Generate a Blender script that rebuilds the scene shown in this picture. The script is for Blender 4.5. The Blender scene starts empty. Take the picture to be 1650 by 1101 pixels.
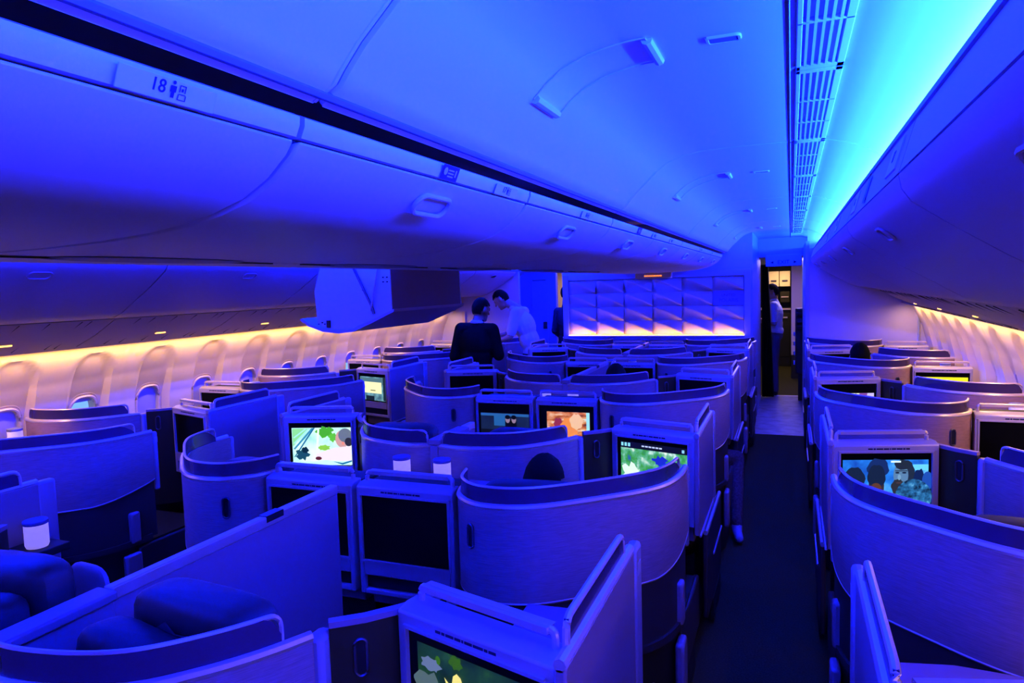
import bpy, bmesh, math, random
from mathutils import Vector, Matrix, Euler
random.seed(7)
scene = bpy.context.scene
COL = scene.collection
PI = math.pi
H_CAM = 1.8
CX = -1.575            # centre line of the cabin
YB, YF = -1.6, 8.65    # back wall, front bulkheads

# ------------------------------------------------------------------ materials
MATS = {}
def principled(name, col, rough=0.5, metal=0.0, emit=None, estr=0.0, noise=None, weave=None, bump=0.0, bscale=200, coat=0.0):
    if name in MATS: return MATS[name]
    m = bpy.data.materials.new(name); m.use_nodes = True
    nt = m.node_tree; b = nt.nodes['Principled BSDF']
    if rough >= .8 or max(col) < .012: b.inputs['Specular IOR Level'].default_value = .12
    b.inputs['Base Color'].default_value = (*col, 1); b.inputs['Roughness'].default_value = rough
    b.inputs['Metallic'].default_value = metal
    if coat: b.inputs['Coat Weight'].default_value = coat
    if emit:
        b.inputs['Emission Color'].default_value = (*emit, 1); b.inputs['Emission Strength'].default_value = estr
    if noise or weave or bump:
        tc = nt.nodes.new('ShaderNodeTexCoord'); mp = nt.nodes.new('ShaderNodeMapping')
        nt.links.new(tc.outputs['Object'], mp.inputs['Vector'])
        nz = nt.nodes.new('ShaderNodeTexNoise'); nt.links.new(mp.outputs['Vector'], nz.inputs['Vector'])
        sc = weave or noise or bscale
        mp.inputs['Scale'].default_value = (sc*.03, sc*.03, sc) if weave else (sc, sc, sc)
        nz.inputs['Scale'].default_value = 1.0; nz.inputs['Detail'].default_value = 4
        if noise or weave:
            r = nt.nodes.new('ShaderNodeValToRGB'); nt.links.new(nz.outputs['Fac'], r.inputs['Fac'])
            k = .86 if weave else .72
            r.color_ramp.elements[0].position = .35; r.color_ramp.elements[1].position = .65
            r.color_ramp.elements[0].color = (*[c*k for c in col], 1); r.color_ramp.elements[1].color = (*[min(1, c*1.15) for c in col], 1)
            nt.links.new(r.outputs['Color'], b.inputs['Base Color'])
        if bump:
            bp = nt.nodes.new('ShaderNodeBump'); bp.inputs['Strength'].default_value = bump; bp.inputs['Distance'].default_value = .004
            nt.links.new(nz.outputs['Fac'], bp.inputs['Height']); nt.links.new(bp.outputs['Normal'], b.inputs['Normal'])
    MATS[name] = m; return m

def srgb(r, g, b):
    return tuple(((c/255)/12.92 if c/255 < .04045 else ((c/255+.055)/1.055)**2.4) for c in (r, g, b))
def glow(rgb, s=1.0):
    name = 'glow_%d_%d_%d_%.2f' % (*rgb, s)
    if name in MATS: return MATS[name]
    m = bpy.data.materials.new(name); m.use_nodes = True; nt = m.node_tree
    b = nt.nodes['Principled BSDF']; b.inputs['Base Color'].default_value = (0, 0, 0, 1); b.inputs['Roughness'].default_value = .4
    b.inputs['Emission Color'].default_value = (*srgb(*rgb), 1); b.inputs['Emission Strength'].default_value = s
    MATS[name] = m; return m
def glow_noise(name, stops, scale, s=1.0, detail=6):
    if name in MATS: return MATS[name]
    m = bpy.data.materials.new(name); m.use_nodes = True; nt = m.node_tree
    b = nt.nodes['Principled BSDF']; b.inputs['Base Color'].default_value = (0, 0, 0, 1)
    tc = nt.nodes.new('ShaderNodeTexCoord'); mp = nt.nodes.new('ShaderNodeMapping'); nz = nt.nodes.new('ShaderNodeTexNoise'); r = nt.nodes.new('ShaderNodeValToRGB')
    mp.inputs['Scale'].default_value = scale if isinstance(scale, tuple) else (scale,)*3
    nz.inputs['Scale'].default_value = 1; nz.inputs['Detail'].default_value = detail
    nt.links.new(tc.outputs['Object'], mp.inputs['Vector']); nt.links.new(mp.outputs['Vector'], nz.inputs['Vector']); nt.links.new(nz.outputs['Fac'], r.inputs['Fac'])
    cr = r.color_ramp
    for i, (p, c) in enumerate(stops):
        e = cr.elements[i] if i < 2 else cr.elements.new(p)
        e.position = p; e.color = (*srgb(*c), 1)
    nt.links.new(r.outputs['Color'], b.inputs['Emission Color']); b.inputs['Emission Strength'].default_value = s
    MATS[name] = m; return m
def glassy(name, col, trans, rough=.1):
    if name in MATS: return MATS[name]
    m = bpy.data.materials.new(name); m.use_nodes = True; nt = m.node_tree
    b = nt.nodes['Principled BSDF']; b.inputs['Base Color'].default_value = (*col, 1); b.inputs['Roughness'].default_value = rough
    t = nt.nodes.new('ShaderNodeBsdfTransparent'); mx = nt.nodes.new('ShaderNodeMixShader'); mx.inputs[0].default_value = trans
    nt.links.new(b.outputs[0], mx.inputs[1]); nt.links.new(t.outputs[0], mx.inputs[2])
    nt.links.new(mx.outputs[0], nt.nodes['Material Output'].inputs['Surface'])
    MATS[name] = m; return m

mCeil = principled('ceiling_panel', (.72, .72, .74), .5)
mCeilJoint = principled('ceiling_joint', (.35, .35, .4), .5)
mCove = principled('cove_cover', (.22, .2, .3), .45)
mBin = principled('bin_plastic', (.66, .6, .62), .42, bump=.05, bscale=400)
mBinOut = principled('outboard_bin_plastic', (.55, .42, .5), .42)
mSeam = principled('seam_dark', (.02, .02, .03), .6)
mWall = principled('window_wall_panel', (.86, .70, .42), .6, bump=.04, bscale=300)
mShade = principled('window_shade', (.55, .5, .6), .6)
mBulk = principled('bulkhead_panel', (.62, .54, .6), .55)
mBlueWall = principled('partition_laminate', (.42, .44, .62), .4)
mShell = principled('woven_shell', (.42, .26, .24), .45, weave=700, bump=.03)
mShell2 = principled('plain_shell', (.38, .26, .27), .4)
mBand = glassy('privacy_band_tint', (.09, .05, .14), .12, .25)
mTrim = principled('satin_trim', (.75, .62, .55), .3, .35)
mFrame = principled('monitor_frame_paint', (.58, .50, .50), .38, .15)
mDeck = principled('console_top', (.33, .22, .27), .4)
mCap = principled('end_cap_paint', (.45, .38, .42), .4)
mDark = principled('dark_panel', (.045, .036, .018), .35)
mDarker = principled('seat_base_dark', (.03, .024, .011), .6)
mLowShell = principled('lower_shell_dark', (.06, .042, .04), .5)
mLeather = principled('seat_leather', (.05, .036, .035), .55, bump=.1, bscale=350)
mLeather2 = principled('seat_leather_dark', (.016, .012, .02), .6, bump=.1, bscale=350)
mBrown = principled('brown_leather_piping', (.25, .13, .10), .5)
mHandle = principled('handle_metal', (.12, .1, .14), .3, .6)
mHandleIn = principled('handle_recess', (.01, .01, .02), .4)
mScreen = principled('screen_glass_off', (.006, .006, .007), .18)
mInk = principled('printed_ink', (.01, .01, .06), .6)
mInkLight = principled('printed_light', (.55, .5, .6), .5)
mPlacard = principled('placard_plate', (.68, .66, .68), .4)
mPlacardDark = principled('placard_dark', (.01, .01, .05), .4)
mLamp = principled('lamp_diffuser', (.8, .75, .75), .5, emit=(.78, .62, .85), estr=.32)
mLampCap = principled('lamp_cap', (.25, .25, .4), .4)
mCarpet = principled('aisle_carpet', (.085, .07, .022), .95, noise=120, bump=.5, bscale=300)
mVinyl = principled('entry_vinyl', (.26, .22, .3), .45, noise=8)
mGrilleDark = principled('grille_dark', (.02, .02, .03), .7)
mBlack = principled('curtain_black', (.006, .006, .007), .9)

# ------------------------------------------------------------------ mesh builder
class MB:
    def __init__(s, sx=1, mat=None):
        s.v = []; s.f = []; s.m = []; s.sx = sx; s.M = mat
    def add(s, verts, faces, m=0):
        o = len(s.v)
        for p in verts:
            p = Vector(p)
            if s.M: p = s.M @ p
            s.v.append((p.x*s.sx, p.y, p.z))
        for f in faces:
            f = [i+o for i in f]
            s.f.append(f[::-1] if s.sx < 0 else f); s.m.append(m)
    def box(s, x0, x1, y0, y1, z0, z1, m=0):
        v = [(x, y, z) for x in (x0, x1) for y in (y0, y1) for z in (z0, z1)]
        s.add(v, [(0, 1, 3, 2), (4, 6, 7, 5), (0, 4, 5, 1), (2, 3, 7, 6), (0, 2, 6, 4), (1, 5, 7, 3)], m)
    def prism(s, poly, z0, z1, m=0):
        n = len(poly)
        a = sum(poly[i][0]*poly[(i+1) % n][1]-poly[(i+1) % n][0]*poly[i][1] for i in range(n))
        if a < 0: poly = poly[::-1]
        s.add([(x, y, z0) for x, y in poly]+[(x, y, z1) for x, y in poly],
              [tuple(range(n))[::-1], tuple(range(n, 2*n))]+[(i, (i+1) % n, n+(i+1) % n, n+i) for i in range(n)], m)
    def xprofile(s, prof, y0, y1, m=0, closed=True, caps=True):
        """profile of (x, z) swept along y"""
        n = len(prof)
        a = sum(prof[i][0]*prof[(i+1) % n][1]-prof[(i+1) % n][0]*prof[i][1] for i in range(n))
        if a > 0 and closed: prof = prof[::-1]
        v = [(x, y0, z) for x, z in prof]+[(x, y1, z) for x, z in prof]
        r = range(n) if closed else range(n-1)
        f = [(i, (i+1) % n, n+(i+1) % n, n+i) for i in r]
        if closed and caps: f += [tuple(range(n))[::-1], tuple(range(n, 2*n))]
        s.add(v, f, m)
    def ribbon(s, path, z0, z1, th, m=0, off=0.0):
        """vertical wall along a plan path; z0/z1 numbers or functions of t"""
        n = len(path); L, R = [], []
        for i, (x, y) in enumerate(path):
            a = path[max(i-1, 0)]; b = path[min(i+1, n-1)]
            tx, ty = b[0]-a[0], b[1]-a[1]; l = math.hypot(tx, ty) or 1; nx, ny = ty/l, -tx/l   # outward side (towards the back)
            L.append((x+nx*(off+th/2), y+ny*(off+th/2))); R.append((x+nx*(off-th/2), y+ny*(off-th/2)))
        fz0 = z0 if callable(z0) else (lambda t: z0); fz1 = z1 if callable(z1) else (lambda t: z1)
        v = []
        for i in range(n):
            t = i/(n-1)
            v += [(*L[i], fz0(t)), (*L[i], fz1(t)), (*R[i], fz1(t)), (*R[i], fz0(t))]
        f = []
        for i in range(n-1):
            o = 4*i
            for k in range(4): f.append((o+k, o+4+k, o+4+(k+1) % 4, o+(k+1) % 4))
        f += [(0, 1, 2, 3), (4*n-1, 4*n-2, 4*n-3, 4*n-4)]
        s.add(v, f, m)
    def tube(s, pts, r, n=8, closed=False, m=0, flat=1.0):
        pts = [Vector(p) for p in pts]; k = len(pts); v = []; f = []
        up = Vector((0, 0, 1))
        for i, p in enumerate(pts):
            a = pts[(i-1) % k] if (closed or i > 0) else p; b = pts[(i+1) % k] if (closed or i < k-1) else p
            t = (b-a).normalized(); u = up if abs(t.dot(up)) < .95 else Vector((1, 0, 0))
            e1 = t.cross(u).normalized(); e2 = e1.cross(t).normalized()
            for j in range(n):
                an = 2*PI*j/n; v.append(p+e1*(r*math.cos(an)*flat)+e2*(r*math.sin(an)))
        for i in range(k if closed else k-1):
            for j in range(n):
                f.append((i*n+j, i*n+(j+1) % n, ((i+1) % k)*n+(j+1) % n, ((i+1) % k)*n+j))
        if not closed: f += [tuple(range(n))[::-1], tuple(range((k-1)*n, k*n))]
        s.add(v, f, m)
    def lathe(s, c, prof, n=20, m=0):
        v = []; f = []; k = len(prof)
        for r, z in prof:
            for j in range(n): v.append((c[0]+r*math.cos(2*PI*j/n), c[1]+r*math.sin(2*PI*j/n), c[2]+z))
        for i in range(k-1):
            for j in range(n): f.append((i*n+j, i*n+(j+1) % n, (i+1)*n+(j+1) % n, (i+1)*n+j))
        f += [tuple(range(n))[::-1], tuple(range((k-1)*n, k*n))]
        s.add(v, f, m)
    def soft(s, c, r, e=.4, rot=None, m=0, n=20, k=12):
        """superellipsoid cushion"""
        R = Euler(rot or (0, 0, 0)).to_matrix(); v = []; f = []
        sg = lambda x, p: math.copysign(abs(x)**p, x)
        for i in range(k+1):
            th = -PI/2+PI*i/k
            for j in range(n):
                ph = 2*PI*j/n
                p = Vector((r[0]*sg(math.cos(th), e)*sg(math.cos(ph), e), r[1]*sg(math.cos(th), e)*sg(math.sin(ph), e), r[2]*sg(math.sin(th), e)))
                v.append(R @ p+Vector(c))
        for i in range(k):
            for j in range(n): f.append((i*n+j, i*n+(j+1) % n, (i+1)*n+(j+1) % n, (i+1)*n+j))
        s.add(v, f, m)
    def mesh(s, name, mats, ang=35):
        me = bpy.data.meshes.new(name); me.from_pydata(s.v, [], s.f)
        for m in (mats if isinstance(mats, (list, tuple)) else [mats]): me.materials.append(m)
        me.polygons.foreach_set('material_index', s.m)
        me.polygons.foreach_set('use_smooth', [True]*len(s.f))
        me.update(); me.set_sharp_from_angle(angle=math.radians(ang))
        return me
    def build(s, name, mats, parent=None, loc=(0, 0, 0), bevel=0, ang=35):
        return obj(name, s.mesh(name, mats, ang), parent, loc, bevel)

def obj(name, me, parent=None, loc=(0, 0, 0), bevel=0):
    o = bpy.data.objects.new(name, me); COL.objects.link(o); o.location = loc
    if parent: o.parent = parent
    if bevel:
        b = o.modifiers.new('edge', 'BEVEL'); b.width = bevel; b.segments = 2; b.limit_method = 'ANGLE'; b.angle_limit = math.radians(50)
    return o
def empty(name, loc=(0, 0, 0)):
    o = bpy.data.objects.new(name, None); COL.objects.link(o); o.location = loc; o.empty_display_size = .1
    return o
def tag(o, label=None, cat=None, group=None, kind=None):
    if label: o['label'] = label
    if cat: o['category'] = cat
    if group: o['group'] = group
    if kind: o['kind'] = kind
    return o
def dup(root, loc):
    r = root.copy(); COL.objects.link(r); r.location = loc
    for ch in list(root.children):
        c = ch.copy(); COL.objects.link(c); c.parent = r
        for g in list(ch.children):
            d = g.copy(); COL.objects.link(d); d.parent = c
    return r
def smooth_path(pts, per=6):
    out = []; n = len(pts); P = [Vector(p) for p in pts]
    for i in range(n-1):
        p0 = P[max(i-1, 0)]; p1 = P[i]; p2 = P[i+1]; p3 = P[min(i+2, n-1)]
        for k in range(per):
            t = k/per
            out.append(.5*((2*p1)+(p2-p0)*t+(2*p0-5*p1+4*p2-p3)*t*t+(3*p1-p0-3*p2+p3)*t**3))
    out.append(P[-1]); return [tuple(p) for p in out]
def round_path(pts, r=.02, per=4):
    """polyline in 3D with rounded corners"""
    P = [Vector(p) for p in pts]; out = [P[0]]
    for i in range(1, len(P)-1):
        a = (P[i-1]-P[i]); b = (P[i+1]-P[i]); rr = min(r, a.length*.49, b.length*.49)
        p0 = P[i]+a.normalized()*rr; p2 = P[i]+b.normalized()*rr
        for k in range(per+1):
            t = k/per; out.append(p0*(1-t)**2+P[i]*2*t*(1-t)+p2*t*t)
    out.append(P[-1]); return out
def stadium(w, h, n=8):
    r = w/2; pts = []
    for k in range(n+1):
        a = PI*k/n; pts.append((r*math.cos(a), h/2-r+r*math.sin(a)))
    for k in range(n+1):
        a = PI+PI*k/n; pts.append((r*math.cos(a), -h/2+r+r*math.sin(a)))
    return pts

FONTS = {}
def text_mesh(body, size, depth=.0004, align='CENTER'):
    key = (body, size, align)
    if key in FONTS: return FONTS[key]
    cu = bpy.data.curves.new('lettering', 'FONT'); cu.body = body; cu.size = size; cu.extrude = depth; cu.align_x = align; cu.align_y = 'CENTER'
    o = bpy.data.objects.new('lettering_source', cu); COL.objects.link(o)
    dg = bpy.context.evaluated_depsgraph_get(); me = bpy.data.meshes.new_from_object(o.evaluated_get(dg))
    bpy.data.objects.remove(o); FONTS[key] = me; return me
def place_text(name, body, size, origin, xdir, ydir, mat, parent, align='CENTER'):
    me = text_mesh(body, size, align=align).copy(); me.materials.clear(); me.materials.append(mat)
    X = Vector(xdir).normalized(); Y = Vector(ydir).normalized(); Z = X.cross(Y)
    M = Matrix((X, Y, Z)).transposed()
    me.transform(M.to_4x4()); me.transform(Matrix.Translation(Vector(origin)))
    return obj(name, me, parent)

# ------------------------------------------------------------------ seat pods (local frame: u from window/centre line to aisle, y forward)
PATH_O = smooth_path([(.012, -.395), (.13, -.425), (.28, -.405), (.40, -.355), (.49, -.265), (.555, -.17), (.60, -.08)])
PATH_E = smooth_path([(.435, .10), (.47, -.01), (.56, -.09), (.68, -.10), (.80, -.05), (.95, .08), (1.07, .20), (1.135, .30), (1.168, .43), (1.175, .58)])
def sub(path, a, b):
    n = len(path); return path[int(a*(n-1)):int(b*(n-1))+1]
def offs(path, d):
    out = []; n = len(path)
    for i, (x, y) in enumerate(path):
        a = path[max(i-1, 0)]; b = path[min(i+1, n-1)]
        tx, ty = b[0]-a[0], b[1]-a[1]; l = math.hypot(tx, ty) or 1
        out.append((x+ty/l*d, y-tx/l*d))
    return out

SW, SH = .372, .255     # lit screen size
def screen_mesh(content=None, sx=1):
    """screen in its own frame: x right, z up, facing -y; origin at the centre"""
    b = MB(); mats = [mScreen]
    def mi(m):
        if m not in mats: mats.append(m)
        return mats.index(m)
    b.box(-SW/2, SW/2, 0, .008, -SH/2, SH/2, 0)
    if content:
        lay = [0]
        def P(x, y): return ((x-.5)*SW, -.0004*(1+lay[0]), (y-.5)*SH)
        def poly(pts, m):
            lay[0] += 1
            b.add([P(x, y) for x, y in pts], [tuple(range(len(pts)))], mi(m))
        def rect(x0, y0, x1, y1, m): poly([(x0, y0), (x1, y0), (x1, y1), (x0, y1)], m)
        def ell(cx, cy, rx, ry, m, n=20, wob=0):
            poly([(cx+(rx*(1+wob*math.sin(5*a+cx*9)))*math.cos(a), cy+(ry*(1+wob*math.cos(7*a+cy*8)))*math.sin(a)) for a in [2*PI*k/n for k in range(n)]], m)
        content(rect, poly, ell)
    me = b.mesh('screen', mats); return me

def monitor(parent, M, sx, fw, z0, z1):
    """frame of width fw: M maps local (x along width, y forward, z) to the pod frame"""
    b = MB(sx, M)
    sxl, sxr = (fw-SW)/2, (fw+SW)/2; sz1 = z1-.045; sz0 = sz1-SH
    d = .075
    # frame as ring around the screen, chamfered top
    prof = lambda x0, x1, zz0, zz1: b.box(x0, x1, 0, d, zz0, zz1)
    prof(0, sxl, z0, z1-.03); prof(sxr, fw, z0, z1-.03); prof(sxl, sxr, z0+.075, sz0)
    b.box(sxl, sxr, .02, d, sz0, sz1)
    v = [(0, 0, sz1), (fw, 0, sz1), (fw, 0, z1-.012), (0, 0, z1-.012), (0, .03, z1), (fw, .03, z1), (0, d, z1), (fw, d, z1), (0, d, sz1), (fw, d, sz1)]
    b.add(v, [(0, 1, 2, 3), (3, 2, 5, 4), (4, 5, 7, 6), (6, 7, 9, 8), (8, 9, 1, 0), (0, 3, 4, 6, 8), (1, 9, 7, 5, 2)])
    b.box(sxl, sxr, .0, .02, z0, z0+.022); b.box(sxl, sxr, .045, d, z0, z0+.075)
    fr = b.build('monitor_frame', [mFrame], parent, bevel=.005)
    # inner bezel step
    b = MB(sx, M); e = .008
    for a in ((sxl-e, sxr+e, sz0-e, sz0), (sxl-e, sxr+e, sz1, sz1+e), (sxl-e, sxl, sz0, sz1), (sxr, sxr+e, sz0, sz1)):
        b.box(a[0], a[1], -.006, .004, a[2], a[3])
    b.build('bezel', [mFrame], fr)
    # instruction print
    b = MB(sx, M); x = sxl+.09
    for wd in (.018, .012, .026, .02, .008, .024, .03, .012, .022):
        b.box(x, x+wd-.003, -.0008, .001, z1-.031, z1-.025); x += wd
    b.build('instruction_print', [mInk], fr)
    # tray recess
    b = MB(sx, M); b.box(sxl, sxr, .021, .044, z0+.022, z0+.075); b.build('tray_slot', [mHandleIn], fr)
    # top rail
    b = MB(sx, M)
    pts = round_path([(sxl+.0, .05, z1-.005), (sxl+.0, .05, z1+.034), (sxr-.0, .05, z1+.034), (sxr-.0, .05, z1-.005)], .016, 4)
    b.tube(pts, .0085, 8, flat=1.0); b.box(sxl+.012, sxr-.012, .036, .07, z1+.027, z1+.041)
    b.build('top_rail', [mTrim], parent)
    # screen
    c = M @ Vector((fw/2, .006, (sz0+sz1)/2)); ang = math.atan2(M[1][0], M[0][0])
    s = obj('screen', screen_mesh(), parent, (c.x*sx, c.y, c.z)); s.rotation_euler = (0, 0, ang*sx)
    return s

def oval_handle(parent, c, nrm, sx, w=.026, h=.085):
    n = Vector((nrm[0], nrm[1], 0)).normalized(); t = Vector((-n.y, n.x, 0))
    st = stadium(w, h); C = Vector(c)
    b = MB(sx); b.tube([C+t*a+Vector((0, 0, z))+n*.003 for a, z in st], .0042, 6, closed=True)
    pts = [C+t*a+Vector((0, 0, z))+n*.0025 for a, z in stadium(w, h)]
    hd = b.build('handle', [mHandle], parent)
    b = MB(sx); b.add(pts, [tuple(range(len(pts)))[::-1]])
    b.build('recess', [mHandleIn], hd); return hd

def seat_parts(root, c, yaw, sx, top, two):
    """cushion, backrest, headrest of a seat whose back stands at c=(u,y)"""
    u, y = c; R = (0, 0, yaw)
    fx, fy = -math.sin(yaw), math.cos(yaw)
    b = MB(sx); b.soft((u+fx*.40, y+fy*.40, .42), (.255, .28, .085), .35, R); b.build('seat_cushion', [mLeather2], root)
    b = MB(sx); b.soft((u+fx*.14, y+fy*.14, .66), (.22, .07, .28), .35, (.10, 0, yaw)); b.build('backrest', [mLeather2], root)
    b = MB(sx); b.soft((u+fx*(.06 if not two else .10), y+fy*(.06 if not two else .10), top-.10), (.195, .065, .10), .42, (.0, 0, yaw)); hr = b.build('headrest', [mLeather], root)
    if two:
        b = MB(sx); b.soft((u+fx*-.03-.045, y+fy*-.03, top-.135), (.165, .06, .085), .45, (-.1, .12, yaw)); b.build('pillow', [mLeather2], hr)
        b = MB(sx)
        b.tube([(u-.06, y+.03, top-.075), (u-.03, y+.025, top-.055), (u, y+.02, top-.075), (u+.05, y+.03, top-.08)], .012, 6, flat=.35); b.build('strap', [mHandle], hr)

def lamp(root, c, sx):
    b = MB(sx); b.lathe(c, [(.036, 0), (.040, .01), (.040, .085), (.037, .088)], 20); l = b.build('reading_lamp', [mLamp], root)
    b = MB(sx); b.lathe((c[0], c[1], c[2]+.088), [(.041, 0), (.043, .006), (.041, .014), (.03, .016)], 20); b.build('lamp_cap', [mLampCap], l)

def pod_odd(sx, htop=1.135):
    root = empty('seat_pod'); P = PATH_O
    b = MB(sx); b.ribbon(P, .70, 1.05, .028); b.build('seat_shell', [mShell], root)
    b = MB(sx); b.tube([(x, y, 1.053) for x, y in offs(P, .006)], .0125, 8); b.build('shell_trim', [mTrim], root)
    b = MB(sx); b.tube([(x, y, .70) for x, y in offs(P, .008)], .006, 6); b.build('lower_trim', [mTrim], root)
    bp = sub(P, .07, .90)
    b = MB(sx); b.ribbon(bp, 1.05, lambda t: 1.122-.045*max(0, (abs(t-.5)-.44)/.06)**2, .010, off=-.004); bd = b.build('privacy_band', [mBand], root)
    bo = offs(bp, -.004); e = [(*bo[0], 1.056), (*bo[0], 1.122)]+[(x, y, 1.122) for x, y in bo[3:-3]]+[(*bo[-1], 1.122), (*bo[-1], 1.056)]
    b = MB(sx); b.tube(round_path(e, .032, 6), .0058, 6); b.build('band_edge', [mTrim], bd)
    b = MB(sx); b.ribbon(offs(P, -.015), .44, .695, .03); b.build('lower_shell', [mLowShell], root)
    b = MB(sx); b.prism([(.02, -.36), (.14, -.38), (.36, -.33), (.50, -.20), (.56, -.05), (.56, .55), (.03, .55)], .015, .33); b.build('seat_base', [mDarker], root)
    b = MB(sx); b.box(.590, .632, -.085, -.03, .60, 1.052); b.build('end_cap', [mCap], root, bevel=.012)
    # dark sliding panel with handle
    b = MB(sx); b.ribbon([(.628, -.05), (.69, .0), (.75, .07), (.80, .17)], .45, 1.062, .018); dp = b.build('sliding_panel', [mDark], root)
    b = MB(sx); b.ribbon([(.628, -.05), (.69, .0), (.75, .07), (.80, .17)], 1.062, 1.076, .024); b.build('panel_top_edge', [mShell2], dp)
    oval_handle(dp, (.685, -.016, .985), (.75, -1), sx)
    # monitor, turned towards the seat behind
    ang = math.atan2(-.13, .44); M = Matrix.Translation((.748, .04, 0)) @ Matrix.Rotation(ang, 4, 'Z')
    monitor(root, M, sx, .432, .655, 1.09)
    # console behind the monitor
    b = MB(sx); b.prism([(.80, .12), (1.15, .0), (1.158, .58), (1.10, .80), (.92, .84), (.76, .83)], .56, .745); b.build('console_deck', [mDeck], root, bevel=.006)
    b = MB(sx); b.prism([(.80, .22), (1.13, .15), (1.13, .76), (.92, .81), (.80, .80)], .015, .56); b.build('console_base', [mDarker], root)
    # aisle side wall with its own band
    b = MB(sx); b.box(1.160, 1.186, -.085, .575, .62, 1.085); b.build('side_wall', [mShell2], root, bevel=.006)
    b = MB(sx); b.tube([(1.173, -.085, 1.088), (1.173, .53, 1.088)], .0135, 8); b.build('wall_trim', [mTrim], root)
    b = MB(sx); b.tube([(1.188, -.08, .62), (1.188, .57, .62)], .006, 6); b.build('lower_trim', [mTrim], root)
    b = MB(sx); b.ribbon([(1.168, -.02), (1.168, .46)], 1.085, lambda t: 1.148, .010); bd = b.build('side_band', [mBand], root)
    b = MB(sx); b.tube(round_path([(1.168, -.025, 1.085), (1.168, -.02, 1.15), (1.168, .462, 1.15), (1.168, .465, 1.085)], .03, 5), .0085, 8); b.build('band_edge', [mTrim], bd)
    b = MB(sx); b.box(1.158, 1.192, .52, .60, .60, 1.09); c = b.build('wall_cap', [mCap], root, bevel=.012)
    b = MB(sx); b.box(1.191, 1.1932, .54, .575, 1.01, 1.045); b.build('seat_number_plate', [mInkLight], c)
    # low aisle panels
    b = MB(sx); b.box(1.182, 1.205, .05, .73, .17, .59); ap = b.build('aisle_panel', [mLowShell], root, bevel=.006)
    b = MB(sx); b.tube([(1.196, .05, .592), (1.196, .73, .592)], .013, 8, flat=.9); b.build('panel_trim', [mTrim], ap)
    b = MB(sx); b.tube([(1.207, .3, .40), (1.207, .73, .40)], .006, 6); b.build('side_strip', [mTrim], ap)
    b = MB(sx); b.box(1.186, 1.20, .35, .72, .02, .14); b.build('foot_plate', [mDarker], root)
    seat_parts(root, (.335, -.22), -.10, sx, htop, True)
    return root

def pod_even(sx):
    root = empty('seat_pod'); P = PATH_E
    zb = lambda t: .72+.07*max(0, (t-.72)/.28)**1.5
    b = MB(sx); b.ribbon(P, zb, 1.05, .028); b.build('seat_shell', [mShell], root)
    n = len(P); lo = offs(P, .010)
    b = MB(sx); b.tube([(x, y, 1.053) for x, y in offs(P, .006)], .0125, 8); b.build('shell_trim', [mTrim], root)
    b = MB(sx); b.tube([(x, y, zb(i/(n-1))) for i, (x, y) in enumerate(lo)], .006, 6); b.build('lower_trim', [mTrim], root)
    bp = sub(P, .01, .93)
    b = MB(sx); b.ribbon(bp, 1.05, lambda t: 1.115-.045*max(0, (t-.93)/.07)**2, .010, off=-.004); bd = b.build('privacy_band', [mBand], root)
    bo = offs(bp, -.004); e = [(x, y, 1.117) for x, y in bo[:-3]]+[(*bo[-1], 1.117), (*bo[-1], 1.056)]
    b = MB(sx); b.tube(round_path(e, .032, 6), .0058, 6); b.build('band_edge', [mTrim], bd)
    b = MB(sx); b.ribbon(offs(P, -.012), .47, lambda t: zb(t)-.004, .03); b.build('lower_shell', [mLowShell], root)
    lp = offs(sub(P, .30, .98), .0)
    b = MB(sx); b.ribbon(lp, .455, lambda t: .470+.02*t, .05, off=-.01); b.build('armrest_ledge', [mLowShell], root)
    b = MB(sx); b.prism([(x, y) for x, y in offs(P, -.006)][::3]+[(1.165, .95), (.45, .95)], .015, .452); b.build('seat_base', [mDarker], root)
    oval_handle(root, (.545, -.0985, .94), (-.45, -1), sx)
    b = MB(sx); b.box(1.166, 1.19, .585, .615, .72, 1.05); c = b.build('end_cap', [mCap], root, bevel=.01)
    b = MB(sx); b.box(1.1895, 1.1915, .59, .61, .99, 1.02); b.build('seat_number_plate', [mInkLight], c)
    # aisle armrest pieces
    b = MB(sx); b.box(1.158, 1.192, .41, .47, .47, .64); b.build('armrest_end', [mShell2], root, bevel=.012)
    b = MB(sx); b.box(1.165, 1.20, .36, .46, .18, .42); b.build('foot_panel', [mShell2], root, bevel=.012)
    b = MB(sx); b.box(1.152, 1.18, .46, 1.0, .20, .44); b.build('seat_side', [mLowShell], root, bevel=.01)
    # monitor by the window or centre line
    M = Matrix.Translation((.012, 0, 0))
    monitor(root, M, sx, .414, .62, 1.058)
    b = MB(sx); b.prism([(.018, .075), (.415, .075), (.415, .36), (.36, .60), (.018, .60)], .55, .925); b.build('console_deck', [mDeck], root, bevel=.006)
    b = MB(sx); b.prism([(.03, .16), (.40, .16), (.40, .36), (.35, .58), (.03, .58)], .015, .55); b.build('console_base', [mDarker], root)
    b = MB(sx); b.box(.016, .40, .072, .21, 1.005, 1.045); b.build('console_lid', [mDarker], root, bevel=.006)
    lamp(root, (.105, .54, .925), sx)
    seat_parts(root, (.66, .15), .12, sx, 1.055, False)
    return root

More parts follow.
